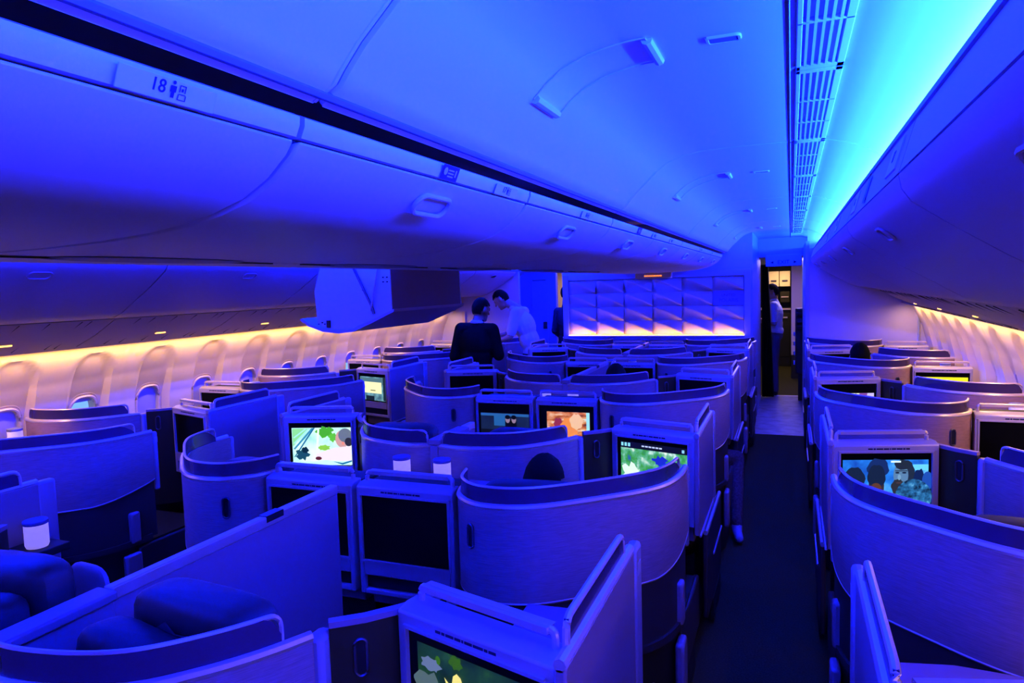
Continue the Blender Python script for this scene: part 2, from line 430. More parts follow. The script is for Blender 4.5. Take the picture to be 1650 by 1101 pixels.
# screens ---------------------------------------------------------------
def pic_garden(rect, poly, ell):
    rect(.07, .02, .95, .90, glow_noise('leafy_dark', [(.3, (18, 45, 50)), (.55, (35, 75, 60)), (.75, (70, 120, 60))], 14))
    ell(.38, .84, .05, .06, glow((65, 110, 35)), wob=.2); ell(.24, .80, .02, .04, glow((70, 120, 30))); ell(.18, .74, .08, .06, glow((110, 125, 160)), wob=.2)
    ell(.16, .5, .13, .16, glow((95, 115, 120)), wob=.2)
    poly([(.32, .56), (.46, .56), (.51, .66), (.45, .63), (.42, .73), (.39, .755), (.36, .72), (.345, .62), (.29, .68)], glow((225, 215, 140)))
    rect(.34, .30, .45, .57, glow((150, 110, 95))); ell(.78, .50, .07, .11, glow((215, 175, 150))); ell(.77, .40, .05, .07, glow((150, 60, 50)))
    rect(.10, .05, .95, .25, glow((60, 95, 80)))
def pic_map(rect, poly, ell):
    rect(.05, .06, .99, .80, glow_noise('map_land', [(.30, (235, 240, 235)), (.45, (110, 180, 150)), (.58, (70, 160, 70)), (.72, (60, 90, 190))], 22))
    ell(.62, .62, .10, .09, glow((40, 60, 200)), wob=.35); ell(.93, .35, .10, .16, glow((40, 80, 215)), wob=.3)
    ell(.2, .3, .13, .2, glow((215, 230, 220)), wob=.3)
    rect(.05, .80, .99, .92, glow((20, 24, 50)))
    for k in range(3): rect(.06+k*.05, .83, .095+k*.05, .90, glow((150, 215, 235)))
    for k in range(6): rect(.36+k*.05, .85, .40+k*.05, .88, glow((190, 200, 230)))
    rect(.92, .83, .955, .89, glow((150, 200, 235)))
def pic_boat(rect, poly, ell):
    rect(.04, .02, .99, .88, glow_noise('bright_haze', [(.3, (150, 215, 215)), (.5, (205, 240, 225)), (.7, (230, 245, 240))], 9))
    poly([(.05, .45), (.05, .86), (.30, .86)], glow((150, 215, 160)))
    for k in range(3): poly([(.06, .40+.13*k), (.08, .38+.13*k), (.40-.05*k, .87), (.36-.05*k, .87)], glow((70, 150, 185) if k == 0 else (170, 225, 220)))
    poly([(.06, .20), (.09, .22), (.42, .88), (.39, .88)], glow((40, 120, 160)))
    ell(.58, .78, .13, .12, glow((90, 180, 60)), wob=.3); ell(.70, .66, .07, .10, glow((110, 195, 80)), wob=.3); ell(.55, .42, .10, .06, glow((150, 205, 90)), wob=.2)
    poly([(.40, .12), (.44, .12), (.49, .84), (.46, .86)], glow((225, 240, 240)))
    ell(.20, .27, .10, .12, glow((40, 95, 120)), wob=.3); ell(.25, .37, .05, .07, glow((20, 60, 80)), wob=.2)
    ell(.85, .62, .11, .20, glow((205, 165, 165))); ell(.90, .70, .11, .16, glow((120, 130, 150))); ell(.95, .55, .06, .10, glow((60, 60, 80))); ell(.86, .52, .02, .04, glow((225, 150, 140)))
    poly([(.42, .16), (.42, .28), (.72, .42), (.99, .46), (.99, .10), (.5, .14)], glow((230, 220, 240)))
    ell(.46, .18, .05, .04, glow((110, 50, 70))); rect(.04, .02, .99, .11, glow((200, 240, 235))); poly([(.68, .11), (.84, .03), (.99, .10), (.99, .13), (.84, .07)], glow((30, 120, 170)))
def pic_room(rect, poly, ell):
    rect(.04, .02, .98, .74, glow_noise('dim_blue', [(.3, (24, 36, 62)), (.7, (40, 60, 90))], 8))
    rect(.30, .40, .52, .72, glow((50, 110, 165))); rect(.04, .66, .98, .73, glow((55, 110, 165))); rect(.52, .16, .74, .56, glow((14, 16, 30)))
    for x in (.57, .69): ell(x, .58, .045, .10, glow((150, 130, 150))); ell(x, .64, .05, .055, glow((12, 16, 35)))
    rect(.05, .02, .98, .30, glow((20, 24, 40))); ell(.24, .10, .04, .05, glow((150, 180, 215))); rect(.13, .06, .22, .09, glow((90, 130, 175)))
def pic_warm(rect, poly, ell):
    rect(.14, .02, .92, .84, glow_noise('warm_blur', [(.28, (215, 235, 235)), (.42, (215, 170, 130)), (.55, (190, 110, 50)), (.72, (60, 25, 45))], (12, 12, 40)))
    ell(.28, .35, .10, .10, glow((70, 20, 50)), wob=.3); ell(.35, .55, .08, .12, glow((150, 60, 90)), wob=.2); ell(.55, .45, .16, .26, glow((225, 150, 80)), wob=.15); ell(.68, .60, .12, .20, glow((225, 190, 160)), wob=.1)
    ell(.22, .16, .06, .10, glow((225, 180, 60)), wob=.2); rect(.86, .05, .92, .84, glow((160, 215, 225)))
def pic_dialog(rect, poly, ell):
    rect(.05, .04, .95, .88, glow_noise('dialog_back', [(.3, (60, 95, 120)), (.6, (130, 175, 185)), (.8, (30, 50, 80))], 14))
    rect(.04, .62, .95, .84, glow((95, 130, 140))); rect(.20, .30, .82, .70, glow((240, 235, 190)))
    rect(.42, .38, .60, .42, glow((150, 150, 110))); rect(.88, .06, .95, .9, glow((30, 55, 70))); rect(.25, .04, .55, .2, glow((30, 50, 70)))
def pic_crowd(rect, poly, ell):
    rect(.03, .02, .97, .88, glow_noise('cold_light', [(.3, (20, 70, 175)), (.5, (50, 140, 225)), (.7, (130, 205, 245))], 9))
    ell(.42, .74, .12, .16, glow((30, 60, 120)), wob=.1); rect(.80, .70, .97, .80, glow((120, 205, 250))); ell(.87, .50, .07, .22, glow((25, 50, 105)), wob=.1); ell(.96, .52, .06, .16, glow((45, 95, 180)))
    for x, y, r in ((.16, .50, .115), (.40, .54, .10)):
        ell(x, y-.1, r*.85, .28, glow((70, 60, 75))); ell(x, y+.06, r, .20, glow((30, 50, 85)), wob=.06); ell(x-.005, y-.14, r*.6, .09, glow((110, 75, 65)))
    ell(.74, .66, .075, .19, glow((45, 60, 85)), wob=.06); ell(.665, .62, .082, .21, glow((105, 140, 175))); ell(.69, .80, .095, .085, glow((45, 58, 80)), wob=.08); ell(.635, .42, .075, .14, glow((60, 62, 75)), wob=.1); ell(.625, .665, .022, .014, glow((25, 40, 70))); ell(.70, .665, .024, .014, glow((25, 40, 70))); rect(.60, .69, .735, .705, glow((50, 65, 90))); ell(.645, .59, .018, .05, glow((130, 165, 195))); ell(.64, .495, .03, .012, glow((95, 75, 85)))
    ell(.80, .26, .20, .30, glow_noise('fur_collar', [(.3, (15, 40, 75)), (.6, (60, 130, 180)), (.8, (130, 195, 225))], 60)); ell(.62, .10, .2, .16, glow((25, 70, 105)), wob=.1)
    rect(.55, .84, .66, .87, glow((215, 240, 250)))
def pic_purple(rect, poly, ell):
    rect(.05, .02, .96, .74, glow((225, 230, 200))); rect(.05, .5, .5, .74, glow((235, 235, 130))); ell(.62, .5, .06, .22, glow((25, 70, 30)), wob=.2)
    poly([(.64, .02), (.78, .02), (.84, .74), (.70, .74)], glow((140, 85, 170))); rect(.84, .02, .96, .74, glow((195, 185, 235)))
def pic_yellow(rect, poly, ell):
    rect(.02, .02, .97, .86, glow((235, 235, 40))); ell(.30, .60, .16, .13, glow((240, 240, 225)), wob=.1); ell(.80, .60, .10, .12, glow((240, 240, 230)), wob=.1); ell(.55, .66, .08, .10, glow((190, 235, 120)), wob=.15)
    rect(.28, .38, .78, .52, glow((130, 70, 180))); rect(.02, .02, .97, .25, glow((215, 225, 60)))

ROW_O = [1.28, 3.32, 5.40, 7.46]; ROW_E = [2.24, 4.30, 6.36, 8.24]
COLS = {'CR': (CX, 1), 'CL': (CX, -1), 'WR': (1.33, -1), 'WL': (2*CX-1.33, 1)}
where = {'CR': 'centre block beside clear aisle', 'CL': 'centre block beside open bin',
         'WR': 'window side across clear aisle', 'WL': 'window side past open bin'}
special = {('CR', 0, 0): (pic_garden, 'showing a garden picture'), ('CR', 0, 1): (pic_map, 'showing a green map'), ('CL', 0, 1): (pic_boat, 'showing a bright picture of a grey-haired man'),
           ('CL', 1, 1): (pic_room, 'showing a dim blue room scene'), ('CR', 1, 1): (pic_warm, 'showing a blurred orange picture'), ('WL', 0, 2): (pic_dialog, 'showing a cream message box'),
           ('WR', 0, 1): (pic_crowd, 'showing a bearded man in a blue crowd'), ('WR', 0, 2): (pic_purple, 'showing a purple and yellow picture'), ('WR', 1, 2): (pic_yellow, 'showing a bright yellow picture')}
ordn = ['eighth', 'seventh', 'sixth', 'fifth', 'fourth', 'third', 'second', 'first']
protos = {}; dark_screen = screen_mesh()
for ck, (x0, sx) in COLS.items():
    for par, rows in ((0, ROW_O), (1, ROW_E)):
        for i, y in enumerate(rows):
            key = (par, sx, ck[0], par == 0 and i == 0)
            if key not in protos:
                o = pod_odd(sx, (1.135 if i == 0 else 1.09) if ck[0] == 'C' else 1.075) if par == 0 else pod_even(sx); protos[key] = o; o.location = (x0, y, 0)
            else:
                o = dup(protos[key], (x0, y, 0))
            row = 2*i+par; sp = special.get((ck, par, i))
            if sp:
                for ch in o.children:
                    if ch.name.startswith('screen'): ch.data = screen_mesh(sp[0])
            else:
                for ch in o.children:
                    if ch.name.startswith('screen'): ch.data = dark_screen
            if (ck, par, i) == ('CL', 0, 0): cl_first = o
            if (ck, par, i) == ('WL', 1, 0): wl_b = o
            lab = ('seat pod whose screen is %s' % sp[1]) if sp else 'dark-screened seat pod, %s row from front wall, %s' % (ordn[row], where[ck])
            tag(o, lab, 'airline seat', 'seat pods set in rows down the cabin')

o, sx = cl_first, -1
lamp(o, (1.06, .44, .875), sx)
b = MB(sx); b.M = Matrix.Translation((.215, .02, .99)) @ Matrix.Rotation(.1, 4, 'Z'); b.soft((0, 0, 0), (.085, .012, .085), .55); b.build('headrest_wing', [mCap], o)
for ch in o.children:
    if ch.name.startswith('console_deck'):
        b = MB(sx); b.prism([(.80, .12), (1.15, .0), (1.158, .58), (.80, .60)], .40, .50); ch.data = b.mesh('console_deck', [mDarker])
b = MB(sx); b.box(.99, 1.15, .28, .52, .845, .875); b.build('lamp_shelf', [mDarker], o, bevel=.004)
b = MB(sx); b.box(.90, 1.10, .02, .30, .87, .93); b.build('side_console', [mLowShell], o, bevel=.012)

sx = 1
b = MB(sx); b.lathe((1.10, .56, .60), [(.055, 0), (.06, .012), (.05, .016)], 20); tr = b.build('side_tray', [mDarker], wl_b)
b = MB(sx); b.lathe((1.10, .56, .616), [(.032, 0), (.03, .006)], 16); b.build('tray_lens', [mFrame], tr)  # paler disc stands in for the bluish glint on the tray

# dividers between the paired centre seats
def divider(shut=False):
    r = empty('centre_divider')
    b = MB(); b.box(-.035, .035, -.42, -.09, 1.055, 1.082); b.box(-.022, .022, -.42, -.09, .45, 1.055); b.build('fixed_panel', [mShell2], r, bevel=.006)
    e = .02 if shut else .84
    b = MB(); b.box(-.012, .012, -.09, e, .45, 1.05); sl = b.build('sliding_panel', [mShell2], r)
    b = MB(); b.box(-.016, .016, -.09, e, 1.05, 1.085); b.build('top_edge', [mTrim], sl, bevel=.004)
    if not shut: b = MB(); b.box(-.017, .017, .46, .54, 1.066, 1.0875); b.build('latch', [mHandleIn], sl)
    return r
dv = divider()
for i, y in enumerate(ROW_O):
    o = dv if i == 0 else divider(True) if i == 1 else dup(dv, (0, 0, 0)); o.location = (CX, y, 0)
    tag(o, ['long low divider wall between the two rearmost centre seats', 'divider behind the pair of lit reading lamps in the centre block',
            'divider between the third pair of centre seats from the front wall', 'divider between the centre seats just before the faceted light wall'][i], 'divider', 'dividers between centre seats')

# ------------------------------------------------------------------ floor
b = MB(); b.add([(-4.6, YB, 0), (1.5, YB, 0), (1.5, 8.5, 0), (-4.6, 8.5, 0)], [(0, 1, 2, 3)], 0)
b.add([(-4.6, 8.5, 0), (1.5, 8.5, 0), (1.5, 11.35, 0), (-4.6, 11.35, 0)], [(0, 1, 2, 3)], 1)
b.add([(-4.6, 11.35, 0), (1.5, 11.35, 0), (1.5, 16.5, 0), (-4.6, 16.5, 0)], [(0, 1, 2, 3)], 0)
tag(b.build('floor', [mCarpet, mVinyl]), kind='structure')
b = MB(); b.box(-.42, .16, 11.30, 11.40, 0, .006); tag(b.build('trim_1', [principled('threshold_strip', (.6, .5, .45), .4)]), kind='structure')

# ------------------------------------------------------------------ window walls
WZ = [.0, .12, .25, .4, .55, .7]+[.75+.02*k for k in range(37)]+[1.485, 1.5]
def wall_x(z):
    pts = [(0, 2.72), (.25, 2.84), (.6, 2.925), (.9, 2.945), (1.05, 2.935), (1.25, 2.885), (1.46, 2.79), (1.5, 2.765)]
    for (a, xa), (b_, xb) in zip(pts, pts[1:]):
        if z <= b_: return xa+(xb-xa)*(z-a)/(b_-a)
    return pts[-1][1]
SEAM0 = 3.635-1.06*5
WINY = sorted([SEAM0+1.06*k+d for k in range(12) for d in (-.265, .265) if YB+.2 < SEAM0+1.06*k+d < 8.4])
def sstep(a, b_, x):
    t = max(0, min(1, (x-a)/(b_-a))); return t*t*(3-2*t)
def recess(y, z):
    d = min(abs(y-w) for w in WINY)
    if z < .60 or z > 1.46: return 0
    # tapered niche with rounded top
    zt = 1.43; hw = .135+.03*(zt-z)
    if z > zt-.13: hw = hw-.13+math.sqrt(max(0, .13**2-(z-(zt-.13))**2)) if z < zt else 0
    side = 1-sstep(hw-.022, hw+.012, d)
    depth = .028+.035*sstep(zt, .95, z) if False else .026+.04*(1-sstep(.95, zt, z))
    fade = sstep(.60, .72, z)
    return depth*side*fade
def make_wall(sgn, name):
    b = MB(); ny = int((YF+.05-YB)/.0265); ys = [YB+(YF+.05-YB)*k/ny for k in range(ny+1)]
    v = []; f = []; nz = len(WZ)
    for y in ys:
        sd = min(abs(y-(SEAM0+1.06*k)) for k in range(12))
        for z in WZ:
            x = wall_x(z)+recess(y, z)
            if sd < .014: x += .008
            v.append((CX+sgn*x, y, z))
    for i in range(ny):
        for j in range(nz-1):
            yc = (ys[i]+ys[i+1])/2; zc = (WZ[j]+WZ[j+1])/2
            d = min(abs(yc-w) for w in WINY)
            if (abs(d)/.098)**3+(abs(zc-.975)/.142)**3 < 1: continue     # window opening
            q = (i*nz+j, (i+1)*nz+j, (i+1)*nz+j+1, i*nz+j+1)
            f.append(q if sgn < 0 else q[::-1])
    b.add(v, f, 0)
    # lining above the panel, behind the bins
    o = [(CX+sgn*2.765, 1.5), (CX+sgn*2.6, 1.75), (CX+sgn*2.3, 2.2), (CX+sgn*1.9, 2.5)]
    b.xprofile(o, YB, 16.5, 1, closed=False)
    b.xprofile([(CX+sgn*2.95, 0), (CX+sgn*2.95, 1.5), (CX+sgn*2.6, 1.75)], YF, 16.5, 1, closed=False)
    return tag(b.build(name, [mWall, mBulk]), kind='structure')
make_wall(-1, 'wall_left'); make_wall(1, 'wall_right')
wn = 0
mPane = glassy('window_pane', (.6, .75, .9), .75, .05)
for sgn in (-1, 1):
    for k, y in enumerate(WINY):
        if y < (1.5 if sgn < 0 else .8): open_ = 0
        wn += 1
        r = empty('window_%d' % wn, (0, 0, 0)); r['kind'] = 'structure'
        def loop(s_, zc=.975, hw=.098, hh=.142, n=28):
            pts = []
            for q in range(n):
                a = 2*PI*q/n; c, s = math.cos(a), math.sin(a)
                e = 2/3
                pts.append((math.copysign(abs(c)**e, c)*hw*s_, zc+math.copysign(abs(s)**e, s)*hh*s_))
            return pts
        def W(dy, z, dx): return (CX+sgn*(wall_x(z)+recess(y, z)+dx), y+dy, z)
        b = MB(); b.tube([W(a, z, -.004) for a, z in loop(1.04)], .010, 6, closed=True)
        b.tube([W(a, z, .001) for a, z in loop(1.2)], .0035, 5, closed=True)
        b.build('window_frame', [mWall], r)
        n = 28; a1 = [W(a, z, .0) for a, z in loop(1.03)]; a2 = [W(a, z, .055) for a, z in loop(.93)]
        b = MB(); b.add(a1+a2, [(q, (q+1) % n, n+(q+1) % n, n+q) for q in range(n)]); b.build('window_reveal', [mWall], r)
        b = MB(); pl = [W(a, z, .05) for a, z in loop(.97)]; b.add(pl, [tuple(range(n))]); b.build('pane', [mPane], r)
        # shade: mostly drawn down; a few open or part open
        low = {0: .83}.get(0)
        openness = {2.84: 0}.get(round(y, 2), None)
        part = .83
        if sgn < 0:
            if abs(y-3.37) < .03: part = 1.085
            elif abs(y-6.02) < .03 or abs(y-6.55) < .03 or abs(y-7.61) < .03: part = 1.0
            elif abs(y-7.08) < .03: part = .93
        pts = [(a, max(z, part)) for a, z in loop(.98)]
        b = MB(); b.add([W(a, z, .02) for a, z in pts], [tuple(range(n))]); b.build('shade', [mShade], r)

# ------------------------------------------------------------------ ceiling over each aisle (d = distance from the centre line)
CE = [(.845, 2.108), (.865, 2.120), (.885, 2.130), (.90, 2.150), (.935, 2.190), (.985, 2.235), (1.03, 2.278), (1.075, 2.31), (1.14, 2.333), (1.22, 2.346), (1.40, 2.350), (1.562, 2.350)]
CE2 = [(1.570, 2.345), (1.585, 2.352), (1.70, 2.350), (1.72, 2.342), (1.78, 2.328), (1.85, 2.298), (1.90, 2.262), (1.925, 2.235)]
JOINTS = [-1.13, .99, 3.12, 5.22, 7.32, 9.42]
b = MB()
for sg in (1, -1):
    segs = [YB]+[j for j in JOINTS]+[10.45]
    for y0, y1 in zip(segs, segs[1:]):
        a, c = y0+(.012 if y0 > YB else 0), y1-.012
        for pr in (CE, CE2):
            p = [(CX+sg*d, z) for d, z in pr]
            if sg > 0: p = p[::-1]
            b.xprofile(p, a, c, 0, closed=False)
            # rounded panel lips and the dark groove between panels
            for e in (a, c):
                b.tube([(x, e, z+.007) for x, z in p], .008, 6, m=0)
            b.xprofile([(x, z+.02) for x, z in p], c, c+.03, 1, closed=False)
    # extruded rail above the centre bin, dark cove cover above the outboard bin
    b.tube([(CX+sg*.866, YB, 2.118), (CX+sg*.866, 10.4, 2.118)], .008, 6, m=2)
    b.box(CX+sg*1.566-.006, CX+sg*1.566+.006, YB, 10.4, 2.352, 2.37, 1)
cl = tag(b.build('ceiling', [mCeil, mCeilJoint, mCove]), kind='structure')
b = MB(); b.box(-4.6, 1.5, YB, 10.45, 2.5, 2.55); b.box(-4.6, 1.5, 10.45, 16.5, 2.09, 2.14); b.box(-4.6, 1.5, 10.43, 10.45, 2.09, 2.5)
tag(b.build('ceiling.001', [mBulk]), kind='structure')
b = MB()
for sg in (1, -1):
    b.xprofile([(CX+sg*d, z) for d, z in ((1.802, 2.112), (1.812, 2.126), (1.830, 2.162), (1.850, 2.188), (1.868, 2.200), (1.884, 2.203), (1.89, 2.19), (1.91, 2.10), (1.85, 2.08))], YB, 8.64, 0)
tag(b.build('trim_2', [mCove]), kind='structure')

# ceiling vents over the aisles (slatted grilles)
def vent(sg):
    r = empty('ceiling_vent'); x0 = CX+sg*1.585; w = .115*sg
    xs = sorted((x0, x0+w))
    b = MB(); b.box(xs[0], xs[1], -.50, .50, 2.372, 2.378); b.build('backing', [mGrilleDark], r)
    b = MB(); t = .012
    for a in ((xs[0], xs[0]+t, -.52, .52), (xs[1]-t*1.6, xs[1], -.52, .52), (xs[0], xs[1], -.52, -.49), (xs[0], xs[1], .49, .52), (xs[0], xs[1], -.165, -.155), (xs[0], xs[1], .155, .165)):
        b.box(a[0], a[1], a[2], a[3], 2.340, 2.352)
    b.build('grille_frame', [mCeil], r, bevel=.002)
    for k in range(5):
        b = MB(); c = xs[0]+.022+.0165*k; b.box(c-.0032, c+.0032, -.5, .5, 2.341, 2.362); b.build('slat', [mCeil], r)
    return r
words9 = ['over the photographer', 'second along', 'third along', 'fourth along', 'fifth along', 'sixth along', 'seventh along', 'eighth along', 'ninth along', 'last before the exit sign']
v0 = vent(1)
for k in range(9):
    o = v0 if k == 0 else dup(v0, (0, 0, 0)); o.location = (0, .47+1.05*k+.0, 0)
    tag(o, 'slatted ceiling air vent in cyan light, %s above the clear aisle' % words9[k], 'air vent', 'slatted air vents along the ceiling')

# ceiling hatches and small speaker plates
def ceil_z(d):
    for (a, za), (c, zc) in zip(CE, CE[1:]):
        if a <= d <= c: return za+(zc-za)*(d-a)/(c-a)
    return 2.35
def hatch():
    r = empty('ceiling_hatch')
    b = MB()
    def pt(dd, y): return (CX+dd, y, ceil_z(dd)-.003)
    c = [(1.00, .10), (1.00, -.09), (1.27, -.10), (1.27, .08)]
    path = []
    for i in range(4):
        p, q = c[i], c[(i+1) % 4]
        for k in range(8): t = k/8; path.append(pt(p[0]+(q[0]-p[0])*t, p[1]+(q[1]-p[1])*t))
    b.tube(path, .0022, 5, closed=True); b.build('hatch_outline', [mCeil], r)
    for dd in (1.0, 1.27):
        b = MB(); b.tube([pt(dd, -.085), pt(dd, .0), pt(dd, .085)], .011, 8, flat=1.2); b.build('hinge_cover', [mCeil], r)
    return r
def plate():
    r = empty('ceiling_light_plate')
    b = MB(); b.tube(round_path([(CX+1.395, -.02, 2.349), (CX+1.465, -.02, 2.349), (CX+1.465, .02, 2.349), (CX+1.395, .02, 2.349), (CX+1.395, -.02, 2.349)], .01), .005, 6); b.build('plate_rim', [mCeil], r)
    b = MB(); b.box(CX+1.40, CX+1.46, -.018, .018, 2.346, 2.35); b.build('lens', [mCove], r)  # dark face of the speaker plate, gives no light
    return r
hs, ps = hatch(), plate()
for k, y in enumerate((1.72, 3.9, 6.0, 8.1)):
    o = hs if k == 0 else dup(hs, (0, 0, 0)); o.location = (0, y, 0)
    tag(o, ['large oxygen hatch outline on the largest-looking curved ceiling panel', 'oxygen hatch on the second curved ceiling panel', 'small oxygen hatch on the third ceiling panel', 'oxygen hatch on the last ceiling panel before the exit sign'][k], 'ceiling hatch', 'oxygen hatches in the ceiling')
    o = ps if k == 0 else dup(ps, (0, 0, 0)); o.location = (0, y+.0, 0)
    tag(o, ['small rectangular light plate beside the large ceiling hatch outline', 'light plate beside the second ceiling hatch', 'light plate beside the third ceiling hatch', 'light plate beside the last ceiling hatch'][k], 'light plate', 'small plates in the ceiling')

# ------------------------------------------------------------------ overhead bins
CB_STRIP = [(.84, 2.083), (.852, 2.077), (.851, 2.064), (.843, 2.046)]
CB_DOOR = [(.841, 2.042), (.823, 2.018), (.785, 1.985), (.73, 1.955), (.665, 1.935), (.60, 1.922), (.52, 1.912), (.40, 1.904), (.25, 1.899), (.10, 1.897), (.012, 1.897)]
def nrm_at(prof, i):
    a, b_ = prof[max(i-1, 0)], prof[min(i+1, len(prof)-1)]
    t = Vector((b_[0]-a[0], b_[1]-a[1])).normalized(); return Vector((-t.y, t.x))
def latch(parent, sgx, cx, prof_pt, nrm, w, h, style, yc=0):
    """oval recessed bin latch at prof_pt (d,z) with outward normal nrm (d,z)"""
    n3 = Vector((sgx*nrm[0], 0, nrm[1])); t3 = Vector((sgx*nrm[1], 0, -nrm[0])); C = Vector((cx+sgx*prof_pt[0], yc, prof_pt[1]))
    st = stadium(h, w)
    b = MB(); b.tube([C+Vector((0, 1, 0))*q+t3*p+n3*.006 for p, q in st], .004 if style else .006, 8, closed=True); l = b.build('latch', [mBinOut if style else mBin], parent)
    b = MB(); pts = [C+Vector((0, 1, 0))*q*.97+t3*p*.97+n3*.006 for p, q in st]
    b.add(pts, [tuple(range(len(pts)))], 0); b.add(pts, [tuple(range(len(pts)))[::-1]], 0); b.build('latch_recess', [mHandleIn], l)
    if style:
        b = MB(); b.box(-.004, .004, -h*.45, h*.45, -.002, .006); me = b.mesh('latch_bar', [mBinOut])
        M = Matrix((Vector((0, 1, 0)), t3, n3)).transposed().to_4x4(); M.translation = C; me.transform(M); obj('latch_bar', me, l)
    else:
        b = MB(); b.soft((0, 0, 0), (w*.40, h*.24, .004), .5); me = b.mesh('latch_flap', [mCove])
        M = Matrix((Vector((0, 1, 0)), t3, n3)).transposed().to_4x4(); M.translation = C+t3*.010+n3*.007; me.transform(M); obj('latch_flap', me, l)

def centre_bin(sg, y0, y1):
    r = empty('overhead_bin', (0, (y0+y1)/2, 0)); L = (y1-y0)/2-.006
    b = MB()
    top = [(.80, 2.083), (.012, 2.083)]
    b.xprofile([(CX+sg*d, z) for d, z in CB_STRIP+[(.80, 2.046)]+top[:1]], -L, L, 0); b.build('lip_strip', [mBin], r)
    b = MB(); inner = [(.012, 2.04), (.79, 2.04)]
    b.xprofile([(CX+sg*d, z) for d, z in CB_DOOR+inner], -L, L, 0); d = b.build('bin_door', [mBin], r, bevel=.006)
    b = MB(); b.xprofile([(CX+sg*dd, z) for dd, z in ((.83, 2.044), (.012, 2.044), (.012, 1.93), (.5, 1.93), (.76, 2.0))], -L-.006, L+.006, 0); b.build('bin_core', [mSeam], r)
    latch(d, sg, CX, (.795, 1.993), Vector((.72, -.69)).normalized(), .15, .05, 0)
    return r
bin_y = [(.94+1.05*(k-1), .94+1.05*k) for k in range(-1, 8)]
cb_lab = ['centre overhead bin behind the bin numbered 18, mostly out of view', 'centre overhead bin numbered 18 with oval latch', 'centre overhead bin numbered 17 with dark notice sticker', 'centre overhead bin numbered 16', 'fourth centre bin along from the bin numbered 18', 'fifth centre bin along from the bin numbered 18', 'sixth centre bin along from the bin numbered 18', 'seventh centre bin along from the bin numbered 18', 'last centre overhead bin before the faceted light wall']
cb0 = {}
for k, (y0, y1) in enumerate(bin_y):
    y1 = min(y1, 8.40)
    for sg in (1, -1):
        if sg < 0 and 4.0 < y0 < 4.2: continue
        if sg not in cb0: o = cb0[sg] = centre_bin(sg, y0, y1)
        elif y1-y0 > 1.0: o = dup(cb0[sg], (0, (y0+y1)/2, 0))
        else: o = centre_bin(sg, y0, y1)
        tag(o, cb_lab[k] if sg > 0 else 'far door, over the other aisle, of '+cb_lab[k].split(' from the bin')[0].split(' with ')[0].split(', ')[0], 'overhead bin', 'centre overhead bins')

# placards on the lip strip
def lip_frame(sg):
    a = Vector((CX+sg*.843, 0, 2.046)); c = Vector((CX+sg*.851, 0, 2.064)); up = (c-a).normalized()
    return a, up
a0, up0 = lip_frame(1); n0 = Vector((0, 1, 0)).cross(up0)
for num, y in (('18', .68), ('17', 1.80), ('16', 2.62), ('15', 4.05), ('14', 4.66), ('12', 6.3), ('11', 7.2)):
    r = empty('row_placard', (0, y, 0)); C = a0+up0*.0155+n0*.0034
    b = MB(); q = [C+Vector((0, 1, 0))*s*.125+up0*t for s, t in ((-.6, -.0165), (.6, -.0165), (.6, .0125), (-.6, .0125))]; b.add(q+[p+n0*.002 for p in q], [(0, 1, 2, 3)[::-1], (4, 5, 6, 7), (0, 1, 5, 4), (1, 2, 6, 5), (2, 3, 7, 6), (3, 0, 4, 7)])
    b.build('plate', [mPlacard], r, bevel=.001)
    C2 = C+n0*.0025
    place_text('number', num, .023, C2+Vector((0, -.018, 0))+up0*.000, (0, 1, 0), up0, mInk, r)
    b = MB()
    def pt(s, t): return C2+Vector((0, 1, 0))*s*.5+up0*(t*.5+.001)+n0*.0006
    b.add([pt(.008+.005*math.cos(k*PI/4), .016+.005*math.sin(k*PI/4)) for k in range(8)], [tuple(range(8))])
    b.add([pt(*p) for p in ((-.001, .008), (.017, .008), (.017, -.008), (.013, -.008), (.013, -.022), (.003, -.022), (.003, -.008), (-.001, -.008))], [tuple(range(8))[::-1]])
    b.build('person_symbol', [mInk], r)
    b = MB()
    for x0, z0, x1, z1 in ((.026, .012, .046, .014), (.026, -.004, .029, .012), (.043, -.004, .046, .012), (.026, -.010, .048, -.008), (.024, -.022, .027, -.010), (.047, -.022, .050, -.010), (.024, -.024, .050, -.022), (.033, -.002, .039, .006)):
        b.add([pt(x0, z0), pt(x1, z0), pt(x1, z1), pt(x0, z1)], [(0, 1, 2, 3)])
    b.build('seat_symbol', [mInk], r)
    tag(r, 'bin placard reading %s with person and seat symbols' % {'18': 'eighteen', '17': 'seventeen', '16': 'sixteen', '15': 'fifteen', '14': 'fourteen', '12': 'twelve', '11': 'eleven'}[num], 'placard', 'row placards on the centre bins')
for y, l in ((1.46, 'small dark notice sticker beside the bin numbered 17 placard'), (3.62, 'small dark notice sticker on the fourth centre bin lip')):
    r = empty('notice_sticker', (0, y, 0)); C = a0+up0*.0155+n0*.0034
    b = MB(); b.add([C+Vector((0, 1, 0))*s*.05+up0*t for s, t in ((-.8, -.016), (.8, -.016), (.8, .017), (-.8, .017))], [(0, 1, 2, 3)]); b.build('sticker', [mPlacardDark], r)
    b = MB(); D = C+n0*.001
    b.add([D+Vector((0, -.024+.009*math.cos(q*PI/6), 0))+up0*(.003+.009*math.sin(q*PI/6)) for q in range(12)], [tuple(range(12))])
    for k in range(3): b.add([D+Vector((0, s, 0))+up0*(t*.7+.007*k-.009) for s, t in ((-.012, 0), (.016, 0), (.016, .005), (-.012, .005))], [(0, 1, 2, 3)])
    b.add([D+Vector((0, s, 0))+up0*t for s, t in ((.022, -.006), (.029, -.006), (.029, .010), (.022, .010))], [(0, 1, 2, 3)])
    b.build('sticker_print', [mInkLight], r)
    tag(r, l, 'sticker')

